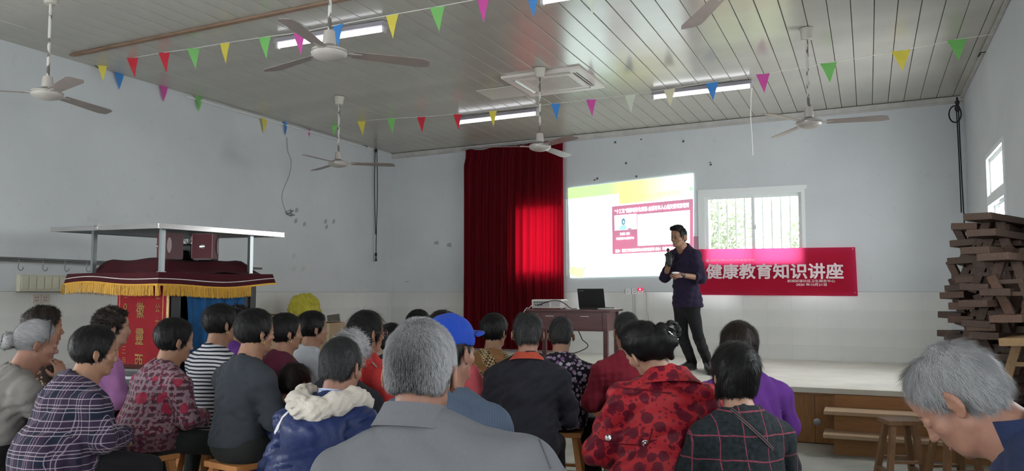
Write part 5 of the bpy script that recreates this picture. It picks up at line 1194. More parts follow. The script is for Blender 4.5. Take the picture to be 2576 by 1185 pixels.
def shoes(sk, mat, parent, sole=None, res=.010, label=None):
    for i in (0, 1):
        a, t = sk['an'][i], sk['toe'][i]; d = t - a; d[2] = 0; LS = max(.14, float(np.linalg.norm(d)) + .005); d /= np.linalg.norm(d); fz = min(a[2] - .085, 9); g = np.array((a[0], a[1], a[2] - .085))
        S = SDF(np.minimum(a, t) - .16, np.maximum(a, t) + .14, res); S.k = .02
        S.cap(g - d * .03 + np.array((0, 0, .04)), g + d * LS + np.array((0, 0, .032)), .042, .040).cap(g + np.array((0, 0, .05)), a + np.array((0, 0, .01)), .048, .048).cap(a, g + d * LS * .6 + np.array((0, 0, .038)), .046, .042); S.half((0, 0, -1), g + np.array((0, 0, .012)), .005); S.cap(a, a + np.array((0, 0, .1)), .038, k=.005, cut=True)
        v, q = S.mesh(); o = quad_mesh('shoe', v, q, mat, parent)
        S = SDF(np.minimum(a, t) - .16, np.maximum(a, t) + .14, res); S.cap(g - d * .03 + np.array((0, 0, .012)), g + d * LS + np.array((0, 0, .012)), .047, .045); S.half((0, 0, 1), g + np.array((0, 0, .020)), .004); S.half((0, 0, -1), g + np.array((0, 0, .002)), .003)
        v, q = S.mesh(); quad_mesh('sole', v, q, sole or BLK, o)
def ring(name, c, rx, ry, h, mat, parent, R=None, flare=.0, th=.006, gap=0.0, n=40, taper=0.0, sagf=0.0):
    """a collar-like band round c; gap (radians) leaves it open at the front"""
    m = MB(); R = np.eye(3) if R is None else np.array(R); vs = []
    for i in range(n + 1):
        a = math.pi / 2 + gap / 2 + (2 * math.pi - gap) * i / n
        for k, (z, f, t) in enumerate(((0, 0, 0), (h * .5, flare * .45, 0), (h, flare, 0), (h, flare, th), (h * .5, flare * .45, th), (0, 0, th))):
            zz = z + sagf * math.sin(a); vs.append(np.array(c) + R @ np.array(((rx + f + t) * math.cos(a), (ry + f + t) * math.sin(a), zz)))
    fs = []
    for i in range(n):
        for k in range(6): k2 = (k + 1) % 6; fs.append((i * 6 + k, i * 6 + k2, (i + 1) * 6 + k2, (i + 1) * 6 + k))
    fs += [tuple(range(6)), tuple(range(n * 6 + 5, n * 6 - 1, -1))]
    m.add([tuple(v) for v in vs], fs); return m.build(name, mat, parent, True)
EYEW = plain('eye_dark', (.02, .015, .012), .15); EYES = plain('eye_white', (.42, .38, .35), .3); LIPS = plain('lip_skin', (.24, .095, .08), .45); BROW = plain('brow_hair', (.02, .018, .016), .8)
def face_bits(sk, parent, browmat=None, glasses=None):
    for s in (-1, 1):
        G = lambda p: sk['hR'] @ np.array(p) + sk['hO']; Rm = Matrix(sk['hR'].tolist())
        MB().ball(G((s * .031, .0868, .0002)), (.0100, .0042, .0044), 12, Rm).build('eye_white', EYES, parent, True); MB().ball(G((s * .0305, .0897, .0006)), (.0042, .0022, .0042), 10, Rm).build('iris', EYEW, parent, True)
        P = [G((s * x, y, z)) for x, y, z in ((.013, .0890, .0195), (.028, .0898, .0240), (.046, .0795, .0185))]; MB().tube(P, [.0018, .0028, .0010], 6).build('eyebrow', browmat or BROW, parent, True)
    m = MB()
    for s in (-1, 1): m.tube([sk['hR'] @ np.array(p) + sk['hO'] for p in ((s * .023, .0815, -.0664), (s * .012, .0885, -.0676), (0, .0908, -.0680))], [.0010, .0044, .0050], 6)
    m.build('lips', LIPS, parent, True)
    if glasses:
        m = MB()
        for s in (-1, 1):
            P = [sk['hR'] @ np.array((s * (.033 + .024 * math.cos(a)), .108 - .004 * abs(math.cos(a)), .000 + .018 * math.sin(a))) + sk['hO'] for a in [k * 2 * math.pi / 20 for k in range(21)]]; m.tube(P, .0014, 6, False)
            m.tube([sk['hR'] @ np.array(p) + sk['hO'] for p in ((s * .057, .104, .004), (s * .078, .06, .008), (s * .089, -.005, .006), (s * .088, -.02, -.008))], .0014, 6)
        m.tube([sk['hR'] @ np.array(p) + sk['hO'] for p in ((-.009, .108, .004), (0, .111, .007), (.009, .108, .004))], .0014, 6); g = m.build('glasses', glasses, parent, True)
        for s in (-1, 1):
            q = MB(); q.prism([sk['hR'] @ np.array((s * (.033 + .023 * math.cos(a)), .1065 - .004 * abs(math.cos(a)), .017 * math.sin(a))) + sk['hO'] for a in [k * 2 * math.pi / 16 for k in range(16)]], tuple(sk['hR'] @ np.array((0, .001, 0)))); q.build('lens', GLASS, g)
def earring(sk, parent, side, mat):
    c = sk['hR'] @ np.array((side * .087, -.004, -.048)) + sk['hO']; m = MB().tube([c + sk['hR'] @ np.array((0, .008 * math.cos(a), .010 * math.sin(a))) for a in [k * 2 * math.pi / 12 for k in range(13)]], .0022, 5, False); m.build('earring', mat, parent, True)
SEAT = .555
TARGET = np.array((-2.5, 10.3))
PEOPLE = {}
def person(key, label, px, top, dep, top_mat, hair='crop', hmat=None, skinm=None, w=1.0, fat=1.0, lean=.05, hy=0, hp=0, hr=0, face=None, turn=0, hem=.02, fold=.009, thick=1.0, seed=None, hump=0.0, flare=0.0,
           bot=None, shoe=None, neckr=.064, neck=.152, gname='jacket', sleeve=1.0, arms=None, hs=1.0, headfwd=.03, stoolmat=None, seat=SEAT, side=0.0, hair_n=None, facebits=True, ears=None, nostool=False, stool_rz=None, lam=.12, hd=None):
    P = at(px, top, dep); seed = seed or (len(PEOPLE) * 7 + 3); o = dict(short=.009, crop=.020, curly=.026, bob=.022, long=.014, bun=.011, bunsmall=.008, bald=.002, quiff=.012, spiky=.014, thin=.005, fluffy=.018, cap=.02)[hair]
    if face is None: dv = TARGET - P[:2]; face = math.degrees(math.atan2(-dv[0], dv[1]))
    face += turn; hR = rotm(hy, hp, hr); zt = hR @ np.array((0, -.013, .124 + o))
    # highest point of the hair shell along z for the tilted head
    rad = np.array((.0755 + o, .095 + o, .088 + o)); ztop = hR[2] @ np.array((0, -.013, .036)) + np.sqrt(((hR[2] * rad) ** 2).sum())
    base = np.array((0, headfwd, 0)) + hR @ np.array((0, .015, neck + .02)); Nz = P[2] - base[2] - ztop
    sk = skeleton(seat, Nz, lean, w, hR, neck, headfwd)
    for k_ in ('N', 'hO'): sk[k_] = sk[k_] + np.array((side, 0, 0))
    sk['ch'] = sk['ch'] + np.array((side * .5, 0, 0)); sk['sh'] = [v_ + np.array((side * .7, 0, 0)) for v_ in sk['sh']]; hl = sk['hO'] + hR @ np.array((0, -.013, .036)); a = math.radians(face)
    loc = np.array((P[0], P[1])) - np.array((math.cos(a) * hl[0] - math.sin(a) * hl[1], math.sin(a) * hl[0] + math.cos(a) * hl[1]))
    root = T('person', (loc[0], loc[1], 0), label, 'person', a)
    size = 2030 * .23 / dep; res = .0062 if size > 190 else .0075 if size > 120 else .009 if size > 85 else .011
    if arms: 
        for k_, v_ in arms.items(): sk[k_[:2]][0 if k_[2] == 'l' else 1] = np.array(v_(sk) if callable(v_) else v_, float)
    body_mesh(sk, max(res, .0062), skinm or SK, root, hd=hd)
    if hair != 'cap': make_hair(root, hR, sk['hO'], hair, hmat or HB, size, seed, hair_n)
    g = garment(sk, res * 1.28, top_mat, root, gname, w, fat, seat + hem, thick, sleeve, seed, fold, neckr, True, hump, flare, lam=lam)
    trousers(sk, .019, bot or DARKP, root, seed); shoes(sk, shoe or BLK, root, res=.017)
    if facebits: face_bits(sk, root)
    if ears: earring(sk, root, *ears)
    if not nostool:
        short = label.split(',')[0]; stool((loc[0], loc[1], 0), a + (stool_rz or 0), 'wooden stool under the ' + ' '.join(short.split()[:11]), stoolmat or STW, seat)
    PEOPLE[key] = (root, sk, g); return root, sk, g
DARKP = cloth('trousers_black', (.010, .010, .012), .2, .2)
# ---- patterned cloths (pattern printed or woven in the cloth itself)
def pat(name, fn, rough=.85, bump=.3, bscale=14):
    t = NT(name, (.3, .3, .3), rough, 0, .2); t.color(fn(t)); t.b.inputs['Sheen Weight'].default_value = .02
    t.bump(t.math('ADD', t.noise(bscale, 3, dist=1.2), t.math('MULTIPLY', t.noise(380, 1), .12)), bump, .012); MATS[name] = t.m; return t.m
def warp(t, k=.02, sc=6):      # coordinates gently bent so that woven lines follow the folds
    n = t.n.new('ShaderNodeTexNoise'); n.inputs['Scale'].default_value = sc; t.l.new(t.tc(), n.inputs['Vector'])
    a = t.n.new('ShaderNodeVectorMath'); a.operation = 'MULTIPLY_ADD'; t.l.new(n.outputs['Color'], a.inputs[0]); a.inputs[1].default_value = (k, k, k); t.l.new(t.tc(), a.inputs[2]); return a.outputs[0]
def lines(t, c, per, offs, wd):
    o = None
    for f in offs: s = t.stripe(c, per, wd, f); o = s if o is None else t.math('MAXIMUM', o, s)
    return o
def f_plaid(t):
    x, y, z = t.xyz(warp(t, .012)); c = t.mix(t.math('MAXIMUM', t.stripe(x, .104, .05, .02), t.stripe(z, .104, .05, .01)), (.008, .011, .026), (.026, .017, .038))
    v = lines(t, x,   .104, (0, .014, .028, .066), .0034); h = lines(t, z, .104, (0, .016, .034, .074), .0042)
    c = t.mix(t.math('MULTIPLY', v, .75), c, (.24, .19, .25)); return t.mix(t.math('MULTIPLY', h, .8), c, (.30, .25, .29))
PLAID = pat('navy_plaid_cloth', f_plaid)
def f_marin(t): x, y, z = t.xyz(warp(t, .012)); return t.mix(t.stripe(z, .0235, .0105), (.50, .50, .52), (.012, .014, .03))
MARIN = pat('striped_jersey', f_marin)
def f_leopard(t):
    v = warp(t, .03, 9); d = t.voro(19, v); e = t.voro(46, v); n = t.noise(30, 2)
    m = t.math('LESS_THAN', t.math('ADD', d, t.math('MULTIPLY', n, .30)), .63); m2 = t.math('LESS_THAN', t.math('ADD', e, t.math('MULTIPLY', n, .3)), .46)
    base = t.ramp(t.noise(4, 3), (.3, (.36, .012, .022)), (.7, (.48, .035, .045)))
    return t.mix(t.math('MAXIMUM', m, t.math('MULTIPLY', m2, .8)), base, t.ramp(d, (.0, (.085, .006, .016)), (.35, (.14, .008, .022))))
LEO = pat('red_leopard_cloth', f_leopard, .5)
def f_floral(bg, cols, sc, th, wob=.3):
    def fn(t):
        v = warp(t, .03, 12); d = t.voro(sc, v); col = t.voro(sc, v, out='Color'); r = t.xyz(col)[0]
        n = t.noise(sc * 2.2, 2); m = t.math('LESS_THAN', t.math('ADD', d, t.math('MULTIPLY', n, wob)), th)
        st = [(i / max(1, len(cols) - 1), c) for i, c in enumerate(cols)]; rp = t.ramp(r, *st); return t.mix(m, bg, rp)
    return fn
FL_DARK = pat('dark_floral_blouse', f_floral((.030, .020, .017), ((.30, .21, .14), (.10, .05, .035), (.36, .30, .22)), 48, .52))
def f_p5(t):
    x, y, z = t.xyz(warp(t, .02)); base = t.ramp(t.noise(5, 3), (.35, (.17, .022, .045)), (.65, (.10, .018, .034)))
    ck = t.math('MULTIPLY', t.stripe(x, .036, .020), t.stripe(z, .036, .020)); c = t.mix(t.math('MULTIPLY', t.math('GREATER_THAN', t.noise(45, 2), .44), .9), base, (.235, .17, .20)); c = t.mix(t.math('MULTIPLY', ck, .85), c, (.055, .018, .030))
    d = t.voro(6.5, warp(t, .05, 5)); c = t.mix(t.math('MULTIPLY', t.math('LESS_THAN', d, .27), .9), c, (.30, .022, .055)); low = t.math('LESS_THAN', z, .70); return t.mix(t.math('MULTIPLY', low, .55), c, (.05, .012, .02))
P5M = pat('maroon_patchwork_cloth', f_p5)
FL_BW = pat('black_white_floral', f_floral((.010, .009, .016), ((.36, .35, .40), (.15, .06, .17), (.40, .38, .42), (.22, .12, .24)), 33, .60))
def f_hound(t):
    k = t.n.new('ShaderNodeTexChecker'); k.inputs['Scale'].default_value = 62; t.l.new(t.mapv((1, 1, 1), (0, .4, .78)), k.inputs['Vector']); k.inputs[1].default_value = (.46, .34, .17, 1); k.inputs[2].default_value = (.05, .03, .02, 1)
    x, y, z = t.xyz(warp(t, .03)); m = t.stripe(t.math('ADD', x, z), .16, .07); s = t.stripe(z, .009, .004); return t.mix(m, k.outputs[0], t.mix(s, (.32, .18, .07), (.16, .06, .03)))
HOUND = pat('brown_print_blouse', f_hound)
def f_window(t):
    x, y, z = t.xyz(warp(t, .025)); b = t.ramp(t.noise(60, 3), (.3, (.010, .014, .018)), (.7, (.026, .034, .040)))
    m = t.math('MAXIMUM', t.stripe(x, .092, .0042, .03), t.stripe(z, .092, .0055)); return t.mix(t.math('MULTIPLY', m, t.math('MULTIPLY_ADD', t.noise(70, 2), .9, .1)), b, (.40, .07, .12))
WINP = pat('dark_windowpane_tweed', f_window)
def f_cord(t): x, y, z = t.xyz(warp(t, .01)); return t.mix(t.stripe(t.math('ADD', x, t.math('MULTIPLY', y, .4)), .0062, .0022), (.070, .096, .140), (.038, .054, .085))
CORD = pat('blue_fine_stripe_shirt', f_cord)
def f_shirt(t): x, y, z = t.xyz(); return t.mix(t.stripe(z, .010, .004), (.42, .46, .60), (.17, .22, .42))
SHIRTC = pat('blue_striped_collar', f_shirt)
GREYJ = cloth('grey_wool_jacket', (.185, .175, .165), .10); GREYS = cloth('grey_suit_cloth', (.118, .121, .133), .08); SWEAT = cloth('charcoal_sweater', (.034, .040, .050), .12); NAVYJ = cloth('navy_shell', (.009, .020, .085), .25, .5)
NAVYJ.node_tree.nodes['Principled BSDF'].inputs['Roughness'].default_value = .42
LILAC = cloth('lilac_blouse', (.30, .13, .30)); PURP = cloth('purple_knit', (.085, .020, .17), .15); WINE = cloth('wine_vest', (.085, .012, .030)); BLACKC = cloth('black_cloth', (.010, .009, .011)); PALE = cloth('pale_grey_blouse', (.42, .44, .48), .06)
REDH = cloth('red_hoodie', (.36, .028, .028)); CORAL = cloth('coral_shirt', (.50, .09, .11)); CHAR = cloth('charcoal_jacket', (.013, .013, .019), .12, .25); CRIM = cloth('crimson_top', (.17, .012, .025)); NAVYP = cloth('navy_polo', (.016, .026, .070), .12); FLEECE = cloth('cream_fleece', (.50, .46, .41), .15, .8); ORANGE = cloth('orange_red_collar', (.36, .055, .030)); SHIRT = cloth('dark_purple_shirt', (.022, .015, .038), .15, .5); BLUECAP = cloth('royal_blue_cap', (.012, .05, .34), .1); TROUS = cloth('grey_black_trousers', (.014, .014, .016), .15, .4); MARKP = cloth('dark_trousers_green', (.018, .021, .021), .2)
GOLDM = plain('gold_metal', (.7, .5, .2), .25, 1.0); SILV = plain('silver_metal', (.7, .7, .72), .2, 1.0); WHITEC = plain('white_trim', (.6, .6, .62), .7); WSHOE = plain('white_canvas', (.6, .58, .55), .7)
from mathutils.bvhtree import BVHTree
def surf(key, pix, lift=.004, which=2):
    """points on a garment's surface that lie under the given picture points, in the person's own frame"""
    root, sk, g = PEOPLE[key]; o = g if which == 2 else which; bv = BVHTree.FromPolygons([v.co for v in o.data.vertices], [p.vertices for p in o.data.polygons])
    Mi = (Matrix.Translation(root.location) @ Matrix.Rotation(root.rotation_euler.z, 4, 'Z')).inverted(); out = []; c = Mi @ Vector(C0)
    for x, y in pix:
        d = (Mi.to_3x3() @ Vector(ray(x, y))).normalized(); h = bv.ray_cast(c, d)
        if h[0] is not None: out.append((h[0] + h[1] * (lift if h[1].dot(d) < 0 else -lift), h[1]))
    return out
def strip_on(key, pix, wid, name, mat, lift=.003, par=None):
    P = []
    for (x0, y0), (x1, y1) in zip(pix, pix[1:]):
        for k in range(8): P.append((x0 + (x1 - x0) * k / 8, y0 + (y1 - y0) * k / 8))
    P.append(pix[-1]); R = surf(key, P, lift); m = MB(); vs = []; fs = []
    if len(R) < 3: return None
    for i, (p, n) in enumerate(R):
        d = (R[min(i + 1, len(R) - 1)][0] - R[max(i - 1, 0)][0]).normalized(); s = d.cross(n).normalized() * wid / 2; nn = n * .003; vs += [p - s, p + s, p + s - nn * 2, p - s - nn * 2]
    for i in range(len(R) - 1):
        a = 4 * i
        for k in range(4): fs.append((a + k, a + (k + 1) % 4, a + 4 + (k + 1) % 4, a + 4 + k))
    m.add(vs, fs); return m.build(name, mat, par or PEOPLE[key][0], True)
# ---------------------------------------------------------------- the audience, far to near
person('p8', 'dark-haired person in purple mostly hidden behind the striped shirt woman', 600, 768, 6.3, PURP, 'curly', turn=-10, gname='blouse')
person('p15', 'dark-haired person in black glimpsed behind the woman in the red hoodie', 985, 812, 6.1, BLACKC, 'crop', gname='blouse')
person('p16', 'dark-haired person in dark clothes behind the old man in the grey suit', 1053, 778, 6.9, BLACKC, 'crop', gname='blouse')
person('p10', 'woman in a pale grey blouse with short black hair beside the yellow bag', 786, 781, 6.15, PALE, 'crop', hy=-6, turn=-12, gname='blouse', fold=.011, neckr=.070)
person('p9', 'woman in a wine-red vest over black sleeves with short black hair', 718, 787, 5.6, BLACKC, 'crop', hy=-10, turn=-10, gname='blouse', ears=(1, GOLDM), w=.95, seed=8, fold=.004)
person('p21', 'woman in a brown and yellow printed blouse seated before the red curtain', 1243, 787, 6.0, HOUND, 'crop', turn=-8, gname='blouse', w=.95, fold=.006)
person('p23', 'person in a black blouse with white and purple floral print', 1411, 796, 5.6, FL_BW, 'short', HDG, turn=8, gname='blouse', w=.98, fold=.006)
person('p24', 'person in a crimson top hidden behind the woman in red leopard print', 1577, 785, 5.3, CRIM, 'short', HDG, turn=22, gname='top', w=1.0)
person('p2', 'woman in a dark floral blouse behind the grey-haired old woman', 110, 769, 5.25, FL_DARK, 'curly', HBR, hy=-6, gname='blouse', fold=.006)
person('p4', 'woman in a lilac blouse in profile before the red cart cloth', 282, 771, 5.5, LILAC, 'curly', HBR, SKL, hy=-14, ears=(1, GOLDM), gname='blouse', w=.95, headfwd=.05)
person('p6', 'woman in a white and navy striped jersey with short black hair', 554, 763, 5.35, MARIN, 'crop', hy=-4, ears=(1, GOLDM), gname='jersey', fold=.006, neckr=.068)
person('p17', 'person in a coral shirt with brown-black hair behind the blue cap', 1113, 780, 5.0, CORAL, 'bob', HBR, turn=-4, gname='shirt', w=1.2, fold=.006)
person('p13', 'child with short dark hair and navy hooded jacket behind the man with the fleece hood', 742, 912, 4.7, NAVYJ, 'short', HBR, turn=-8, w=.8, hp=12, gname='jacket', seat=.42)
person('p14', 'woman in a red hoodie with long straight black hair and glasses', 920, 780, 4.75, REDH, 'long', hy=-14, turn=-10, gname='hoodie', w=.95)
person('p5', 'woman in a maroon patchwork jacket with short black hair on a wooden stool', 440, 799, 4.85, P5M, 'crop', lean=.09, hy=-12, hp=8, hem=.03, w=.98, fat=1.08, hump=.015, bot=MARKP)
person('p7', 'woman in a charcoal sweater with short black hair on a reddish stool', 641, 775, 4.6, SWEAT, 'crop', SKD and HB, lean=.03, hy=-8, turn=-6, hem=.09, w=.90, fat=.95, gname='sweater', neckr=.072, bot=MARKP, headfwd=.05, ears=(1, GOLDM))
person('p22', 'balding man in a charcoal jacket with an orange-red collar', 1328, 784, 4.7, CHAR, 'thin', HDG, SKD, turn=12, hem=-.02, w=.94, fold=.014)
person('p26', 'woman in a purple knitted sweater with straight brown-black hair', 1858, 806, 4.35, PURP, 'bob', HBR, turn=10, hem=-.05, w=1.05, gname='sweater', fat=1.05)
person('p11', 'person with fluffy grey hair behind the man in the fleece-hooded jacket', 884, 829, 4.5, CHAR, 'fluffy', HSP, turn=0, hp=14)
person('p1', 'old woman in a grey jacket with grey hair in a bun and a black hairband', 92, 804, 4.4, GREYJ, 'bunsmall', HG, SKD, lean=.13, hy=-14, hp=10, hem=.04, w=.86, fat=1.0, hump=.02, fold=.013, stoolmat=STP, headfwd=.05,
       arms=dict(elr=lambda s: (.20, .26, s['N'][2] - .27), wrr=lambda s: s['hO'] + s['hR'] @ np.array((.05, .155, -.175))), hd={1: dict(d=(-.25, -.15, 1), n=(.9, .3, .1), side=-1, curl=.8)})
person('p3', 'woman in a navy and white plaid jacket with glossy black hair', 238, 818, 4.2, PLAID, 'crop', lean=.10, hy=-20, hp=6, hem=-.04, w=1.02, fat=1.08, hump=.02, flare=.015, fold=.014, headfwd=.05)
person('p25', 'woman in a red leopard-print jacket with clipped-up black hair and tilted head', 1616, 806, 3.6, LEO, 'bun', HB, SKL, lean=.06, hy=30, hp=14, hr=-26, turn=14, side=.06, hem=-.10, w=1.0, fat=1.02, flare=.02, fold=.017, lam=.10)
person('p27', 'woman in a dark windowpane tweed jacket with a strap across her back', 1849, 858, 3.4, WINP, 'bob', HB, SKL, turn=16, hem=-.06, w=.86, fat=1.0, neckr=.078, fold=.006)
person('p12', 'man in a navy jacket with a cream fleece hood and striped collar', 858, 848, 3.5, NAVYJ, 'short', HDG, SKD, lean=.08, turn=-4, hp=6, hem=-.06, w=1.12, fat=1.12, flare=.02, fold=.016, neckr=.070)
person('p18', 'man in a royal blue cap and fine-striped blue shirt', 1128, 789, 3.0, CORD, 'cap', HDG, SKD, hy=-16, turn=-6, hp=-2, w=1.04, gname='shirt', hem=.02, fold=.010)
person('p28', 'old grey-haired man in a navy polo shirt bowing his head at the right edge', 2390, 863, 1.88, NAVYP, 'thin', HG, SKD, face=84, hy=-14, hp=43, lean=.24, w=1.08, gname='polo_shirt', sleeve=.42, fold=.006, headfwd=.05, hem=-.02, hair_n=32000, neck=.10, neckr=.058, hump=.06)
person('p19', 'old man in a grey suit jacket with spiky grey hair, nearest the viewer', 1058, 802, 2.0, GREYS, 'spiky', HSP, SKD, turn=-2, hy=4, lean=.05, side=-.10, neck=.115, w=1.18, fat=1.0, hem=-.08, fold=.006, lam=.2, hair_n=36000, thick=1.0,
       arms=dict(shr=lambda s: s['sh'][1] + np.array((.035, 0, .012)), shl=lambda s: s['sh'][0] + np.array((.0, 0, -.035)), elr=lambda s: s['el'][1] + np.array((.085, .02, .05))))
r, sk, g = PEOPLE['p9']; garment(sk, .012, WINE, r, 'vest', 1.0, 1.06, SEAT + .03, 1.12, 0.0, 8, .004, .060)
# ---------------------------------------------------------------- collars, hoods and accessories
def collar(key, mat, h=.05, flare=-.006, name='collar', rx=.068, ry=.066, dz=-.015, tilt=14, gap=.6, th=.006):
    root, sk, g = PEOPLE[key]; R = np.array(Matrix.Rotation(math.radians(-tilt), 3, 'X')); return ring(name, sk['N'] + np.array((0, .004, dz)), rx, ry, h, mat, root, R, flare, th, gap)
def folded(key, mat, name='collar', rx=.070, h=.046, out=.022, dz=.03):
    root, sk, g = PEOPLE[key]; R = np.array(Matrix.Rotation(math.radians(-14), 3, 'X')); return ring(name, sk['N'] + np.array((0, .004, dz)), rx, rx * .97, -h, mat, root, R, out, .007, .7)
collar('p1', GREYJ, .045, 0); strip_on('p1', [(38, 893), (60, 892), (85, 903)], .005, 'collar_piping', BLACKC)
folded('p3', cloth('navy_collar', (.012, .014, .03)), dz=.02); collar('p3', PLAID, .03, 0, dz=0)
collar('p5', cloth('dark_piping', (.03, .01, .016)), .018, 0, dz=.012); collar('p9', BLACKC, .05, .004); collar('p6', PALE, .018, .004, rx=.072, dz=.012, gap=.2); collar('p10', PALE, .016, .004, rx=.074, ry=.07, dz=.008, gap=.2)
collar('p7', cloth('grey_rib', (.055, .06, .07)), .014, .004, rx=.076, ry=.072, dz=.008, gap=.2); strip_on('p7', [(668, 900), (680, 915), (690, 922)], .02, 'white_shirt_edge', WHITEC)
folded('p22', ORANGE, dz=.060, h=.045, out=.036, rx=.068); collar('p22', ORANGE, .05, -.004, dz=0, rx=.066)
folded('p23', FL_BW, dz=.03); folded('p21', HOUND, dz=.035); folded('p2', FL_DARK, dz=.03); folded('p4', LILAC, dz=.03, h=.05); collar('p24', CRIM, .03, 0); collar('p17', CORAL, .03, 0); collar('p26', PURP, .04, 0); folded('p18', CORD, dz=.04)
collar('p8', PURP, .04, 0)
# hoods
def hood(key, mat, pts, rad, pouch=None, name='hood', res=.010, dispamp=.0, lam=.03):
    root, sk, g = PEOPLE[key]; N = sk['N']; P = [N + np.array(p) for p in pts]; A = np.array(P); S = SDF(A.min(0) - .18, A.max(0) + .18, res); S.k = .03
    for a, b in zip(P, P[1:]): S.cap(a, b, rad, rad)
    if pouch: S.ell(N + np.array(pouch[0]), pouch[1], k=.04)
    S.disp(folds(5, .007, .09)); 
    if dispamp: S.disp(folds(9, dispamp, lam, False))
    hn = sk['hR'] @ np.array((0, -.01, -.05)) + sk['hO']; S.cap(N + np.array((0, .01, -.02)), hn, .064, .085, k=.01, cut=True)
    v, q = S.mesh(); return quad_mesh(name, smooth_mesh(v, q, 1, .4), q, mat, root)
arc0 = [(-.12, .07, -.035), (-.135, -.01, -.012), (-.115, -.085, -.025), (-.05, -.130, -.045), (.03, -.140, -.045), (.10, -.095, -.02), (.125, -.01, -.008), (.11, .07, -.035)]
arc = [(x * .96, y * .94, z + .06) for x, y, z in arc0]
hd12 = hood('p12', FLEECE, arc, .046, None, 'fleece_hood_lining', .007, .007, .018); hood('p12', NAVYJ, [(x * 1.08, y * 1.06 - .015, z - .085) for x, y, z in arc[1:-1]], .034, ((0, -.130, -.115), (.16, .055, .095)), 'hood_shell'); collar('p12', SHIRTC, .06, -.004, 'shirt_collar', .068, .068, .02)
strip_on('p12', [(790, 1010), (745, 1018), (712, 1050), (692, 1090)], .014, 'white_shoulder_stripe', WHITEC); strip_on('p12', [(925, 1000), (955, 1010), (978, 1035), (990, 1075)], .014, 'white_shoulder_stripe', WHITEC)
hood('p13', NAVYJ, [(x * .85, y * .85, z + .05) for x, y, z in arc0], .040, ((.04, -.09, .0), (.12, .06, .09)))
hood('p14', REDH, [(x * .85, y * .85, z + .03) for x, y, z in arc0], .034, ((.02, -.12, -.08), (.11, .045, .08))); strip_on('p14', [(930, 905), (948, 925)], .008, 'silver_zip', SILV)
# glasses and hair ornaments
r, sk, g = PEOPLE['p14']; face_bits(sk, r, None, SILV)
r, sk, g = PEOPLE['p12']; m = MB(); m.tube([sk['hR'] @ np.array(p) + sk['hO'] for p in ((.057, .10, .004), (.08, .05, .008), (.090, -.01, .004), (.088, -.03, -.012))], .002, 6); m.build('glasses', BLK, r, True)
r, sk, g = PEOPLE['p1']; P = [sk['hR'] @ np.array((.089 * math.sin(a), .035 + .0 * a, .036 + .100 * math.cos(a))) + sk['hO'] for a in [-1.75 + 3.5 * k / 24 for k in range(25)]]; MB().tube(P, .0045, 6).build('hairband', BLK, r, True)
r, sk, g = PEOPLE["p25"]; HP = lambda *p: sk['hR'] @ np.array(p) + sk['hO']
m = MB()
for i in range(5): m.ball(HP(.052 + .005 * i, -.140, .030 - .011 * i), .0045, 8)
m.tube([HP(.05, -.138, .035), HP(.075, -.142, -.018)], .0022, 6); m.build('hair_clip', SILV, r, True)
# leopard jacket: wide gathered collar, belt with two studs, yoke seam
folded('p25', LEO, 'wide_collar', .080, .075, .060, .068); ring('stand_collar', sk['N'] + np.array((0, .004, -.01)), .076, .074, .065, LEO, r, np.array(Matrix.Rotation(-.25, 3, 'X')), -.002, .007, .6)
strip_on('p25', [(1508, 960), (1560, 975), (1620, 982), (1690, 990)], .006, 'yoke_seam', cloth('deep_red_seam', (.12, .008, .016))); strip_on('p25', [(1515, 1108), (1560, 1117), (1630, 1120), (1642, 1078)], .005, 'belt_edge', cloth('deep_red_seam', (.12, .008, .016)))
for px, py in ((1531, 1102), (1622, 1114)):
    for p, n in surf('p25', [(px, py)], .002): MB().lathe([(.016, 0), (.016, .005), (.012, .008), (.006, .006), (.001, .009)], p, 18, Matrix(np.array([*basis(n)]).T.tolist())).build('stud_button', SILV, r, True)
strip_on('p27', [(1800, 985), (1822, 1008), (1860, 1048), (1900, 1085), (1945, 1130)], .017, 'shoulder_strap', pat('strap_weave', lambda t: t.mix(t.stripe(t.math('ADD', t.xyz()[0], t.xyz()[2]), .012, .006), (.022, .007, .011), (.13, .11, .115))))
# suit seams of the man in grey
strip_on('p19', [(1352, 1078), (1358, 1110), (1372, 1145), (1385, 1180)], .004, 'sleeve_seam', cloth('grey_seam', (.085, .085, .09))); folded('p19', GREYS, dz=.066, h=.058, out=.026, rx=.069)
collar('p28', NAVYP, .065, .004, dz=-.005, rx=.066)
# white collar strip and cap
r, sk, g = PEOPLE['p18']; hR, hO = sk['hR'], sk['hO']; S = SDF((-.16, -.16, -.02), (.16, .24, .2), .0065); S.k = .008
S.ell((0, -.010, .045), (.087, .106, .098)); S.half((0, -.15, -1), (0, .0, .030), .004); S.cap((0, -.01, .0), (0, -.01, .03), .078, k=.004, cut=True)
S.disp(folds(3, .004, .09)); v, q = S.mesh(); v = (smooth_mesh(v, q, 1, .5) @ hR.T + hO).astype(np.float32); cp = quad_mesh('cap', v, q, BLUECAP, r)
m = MB(); n = 20; vs = []
for k, dz in ((0, 0), (1, -.005)):
    for i in range(n + 1):
        a = -1.25 + 2.5 * i / n
        for rr, zz in ((.0, .0), (.5, .012), (1, .006)): vs.append(tuple(hR @ np.array((.078 * math.sin(a), .072 * math.cos(a) + .015 + rr * .085 * (math.cos(a) ** .8 if math.cos(a) > 0 else 0), .052 + zz + dz + .010 * math.cos(a * 1.2))) + hO))
fs = []; K = 3 * (n + 1)
for i in range(n):
    for j in range(2): a = i * 3 + j; fs += [(a, a + 3, a + 4, a + 1), (K + a, K + a + 1, K + a + 4, K + a + 3)]
    a = i * 3 + 2; fs.append((a, a + 3, K + a + 3, K + a))
m.add(vs, fs); m.build('cap_brim', BLUECAP, r, True); make_hair(r, hR, hO, 'capshort', HDG, 150, 4, 6000)
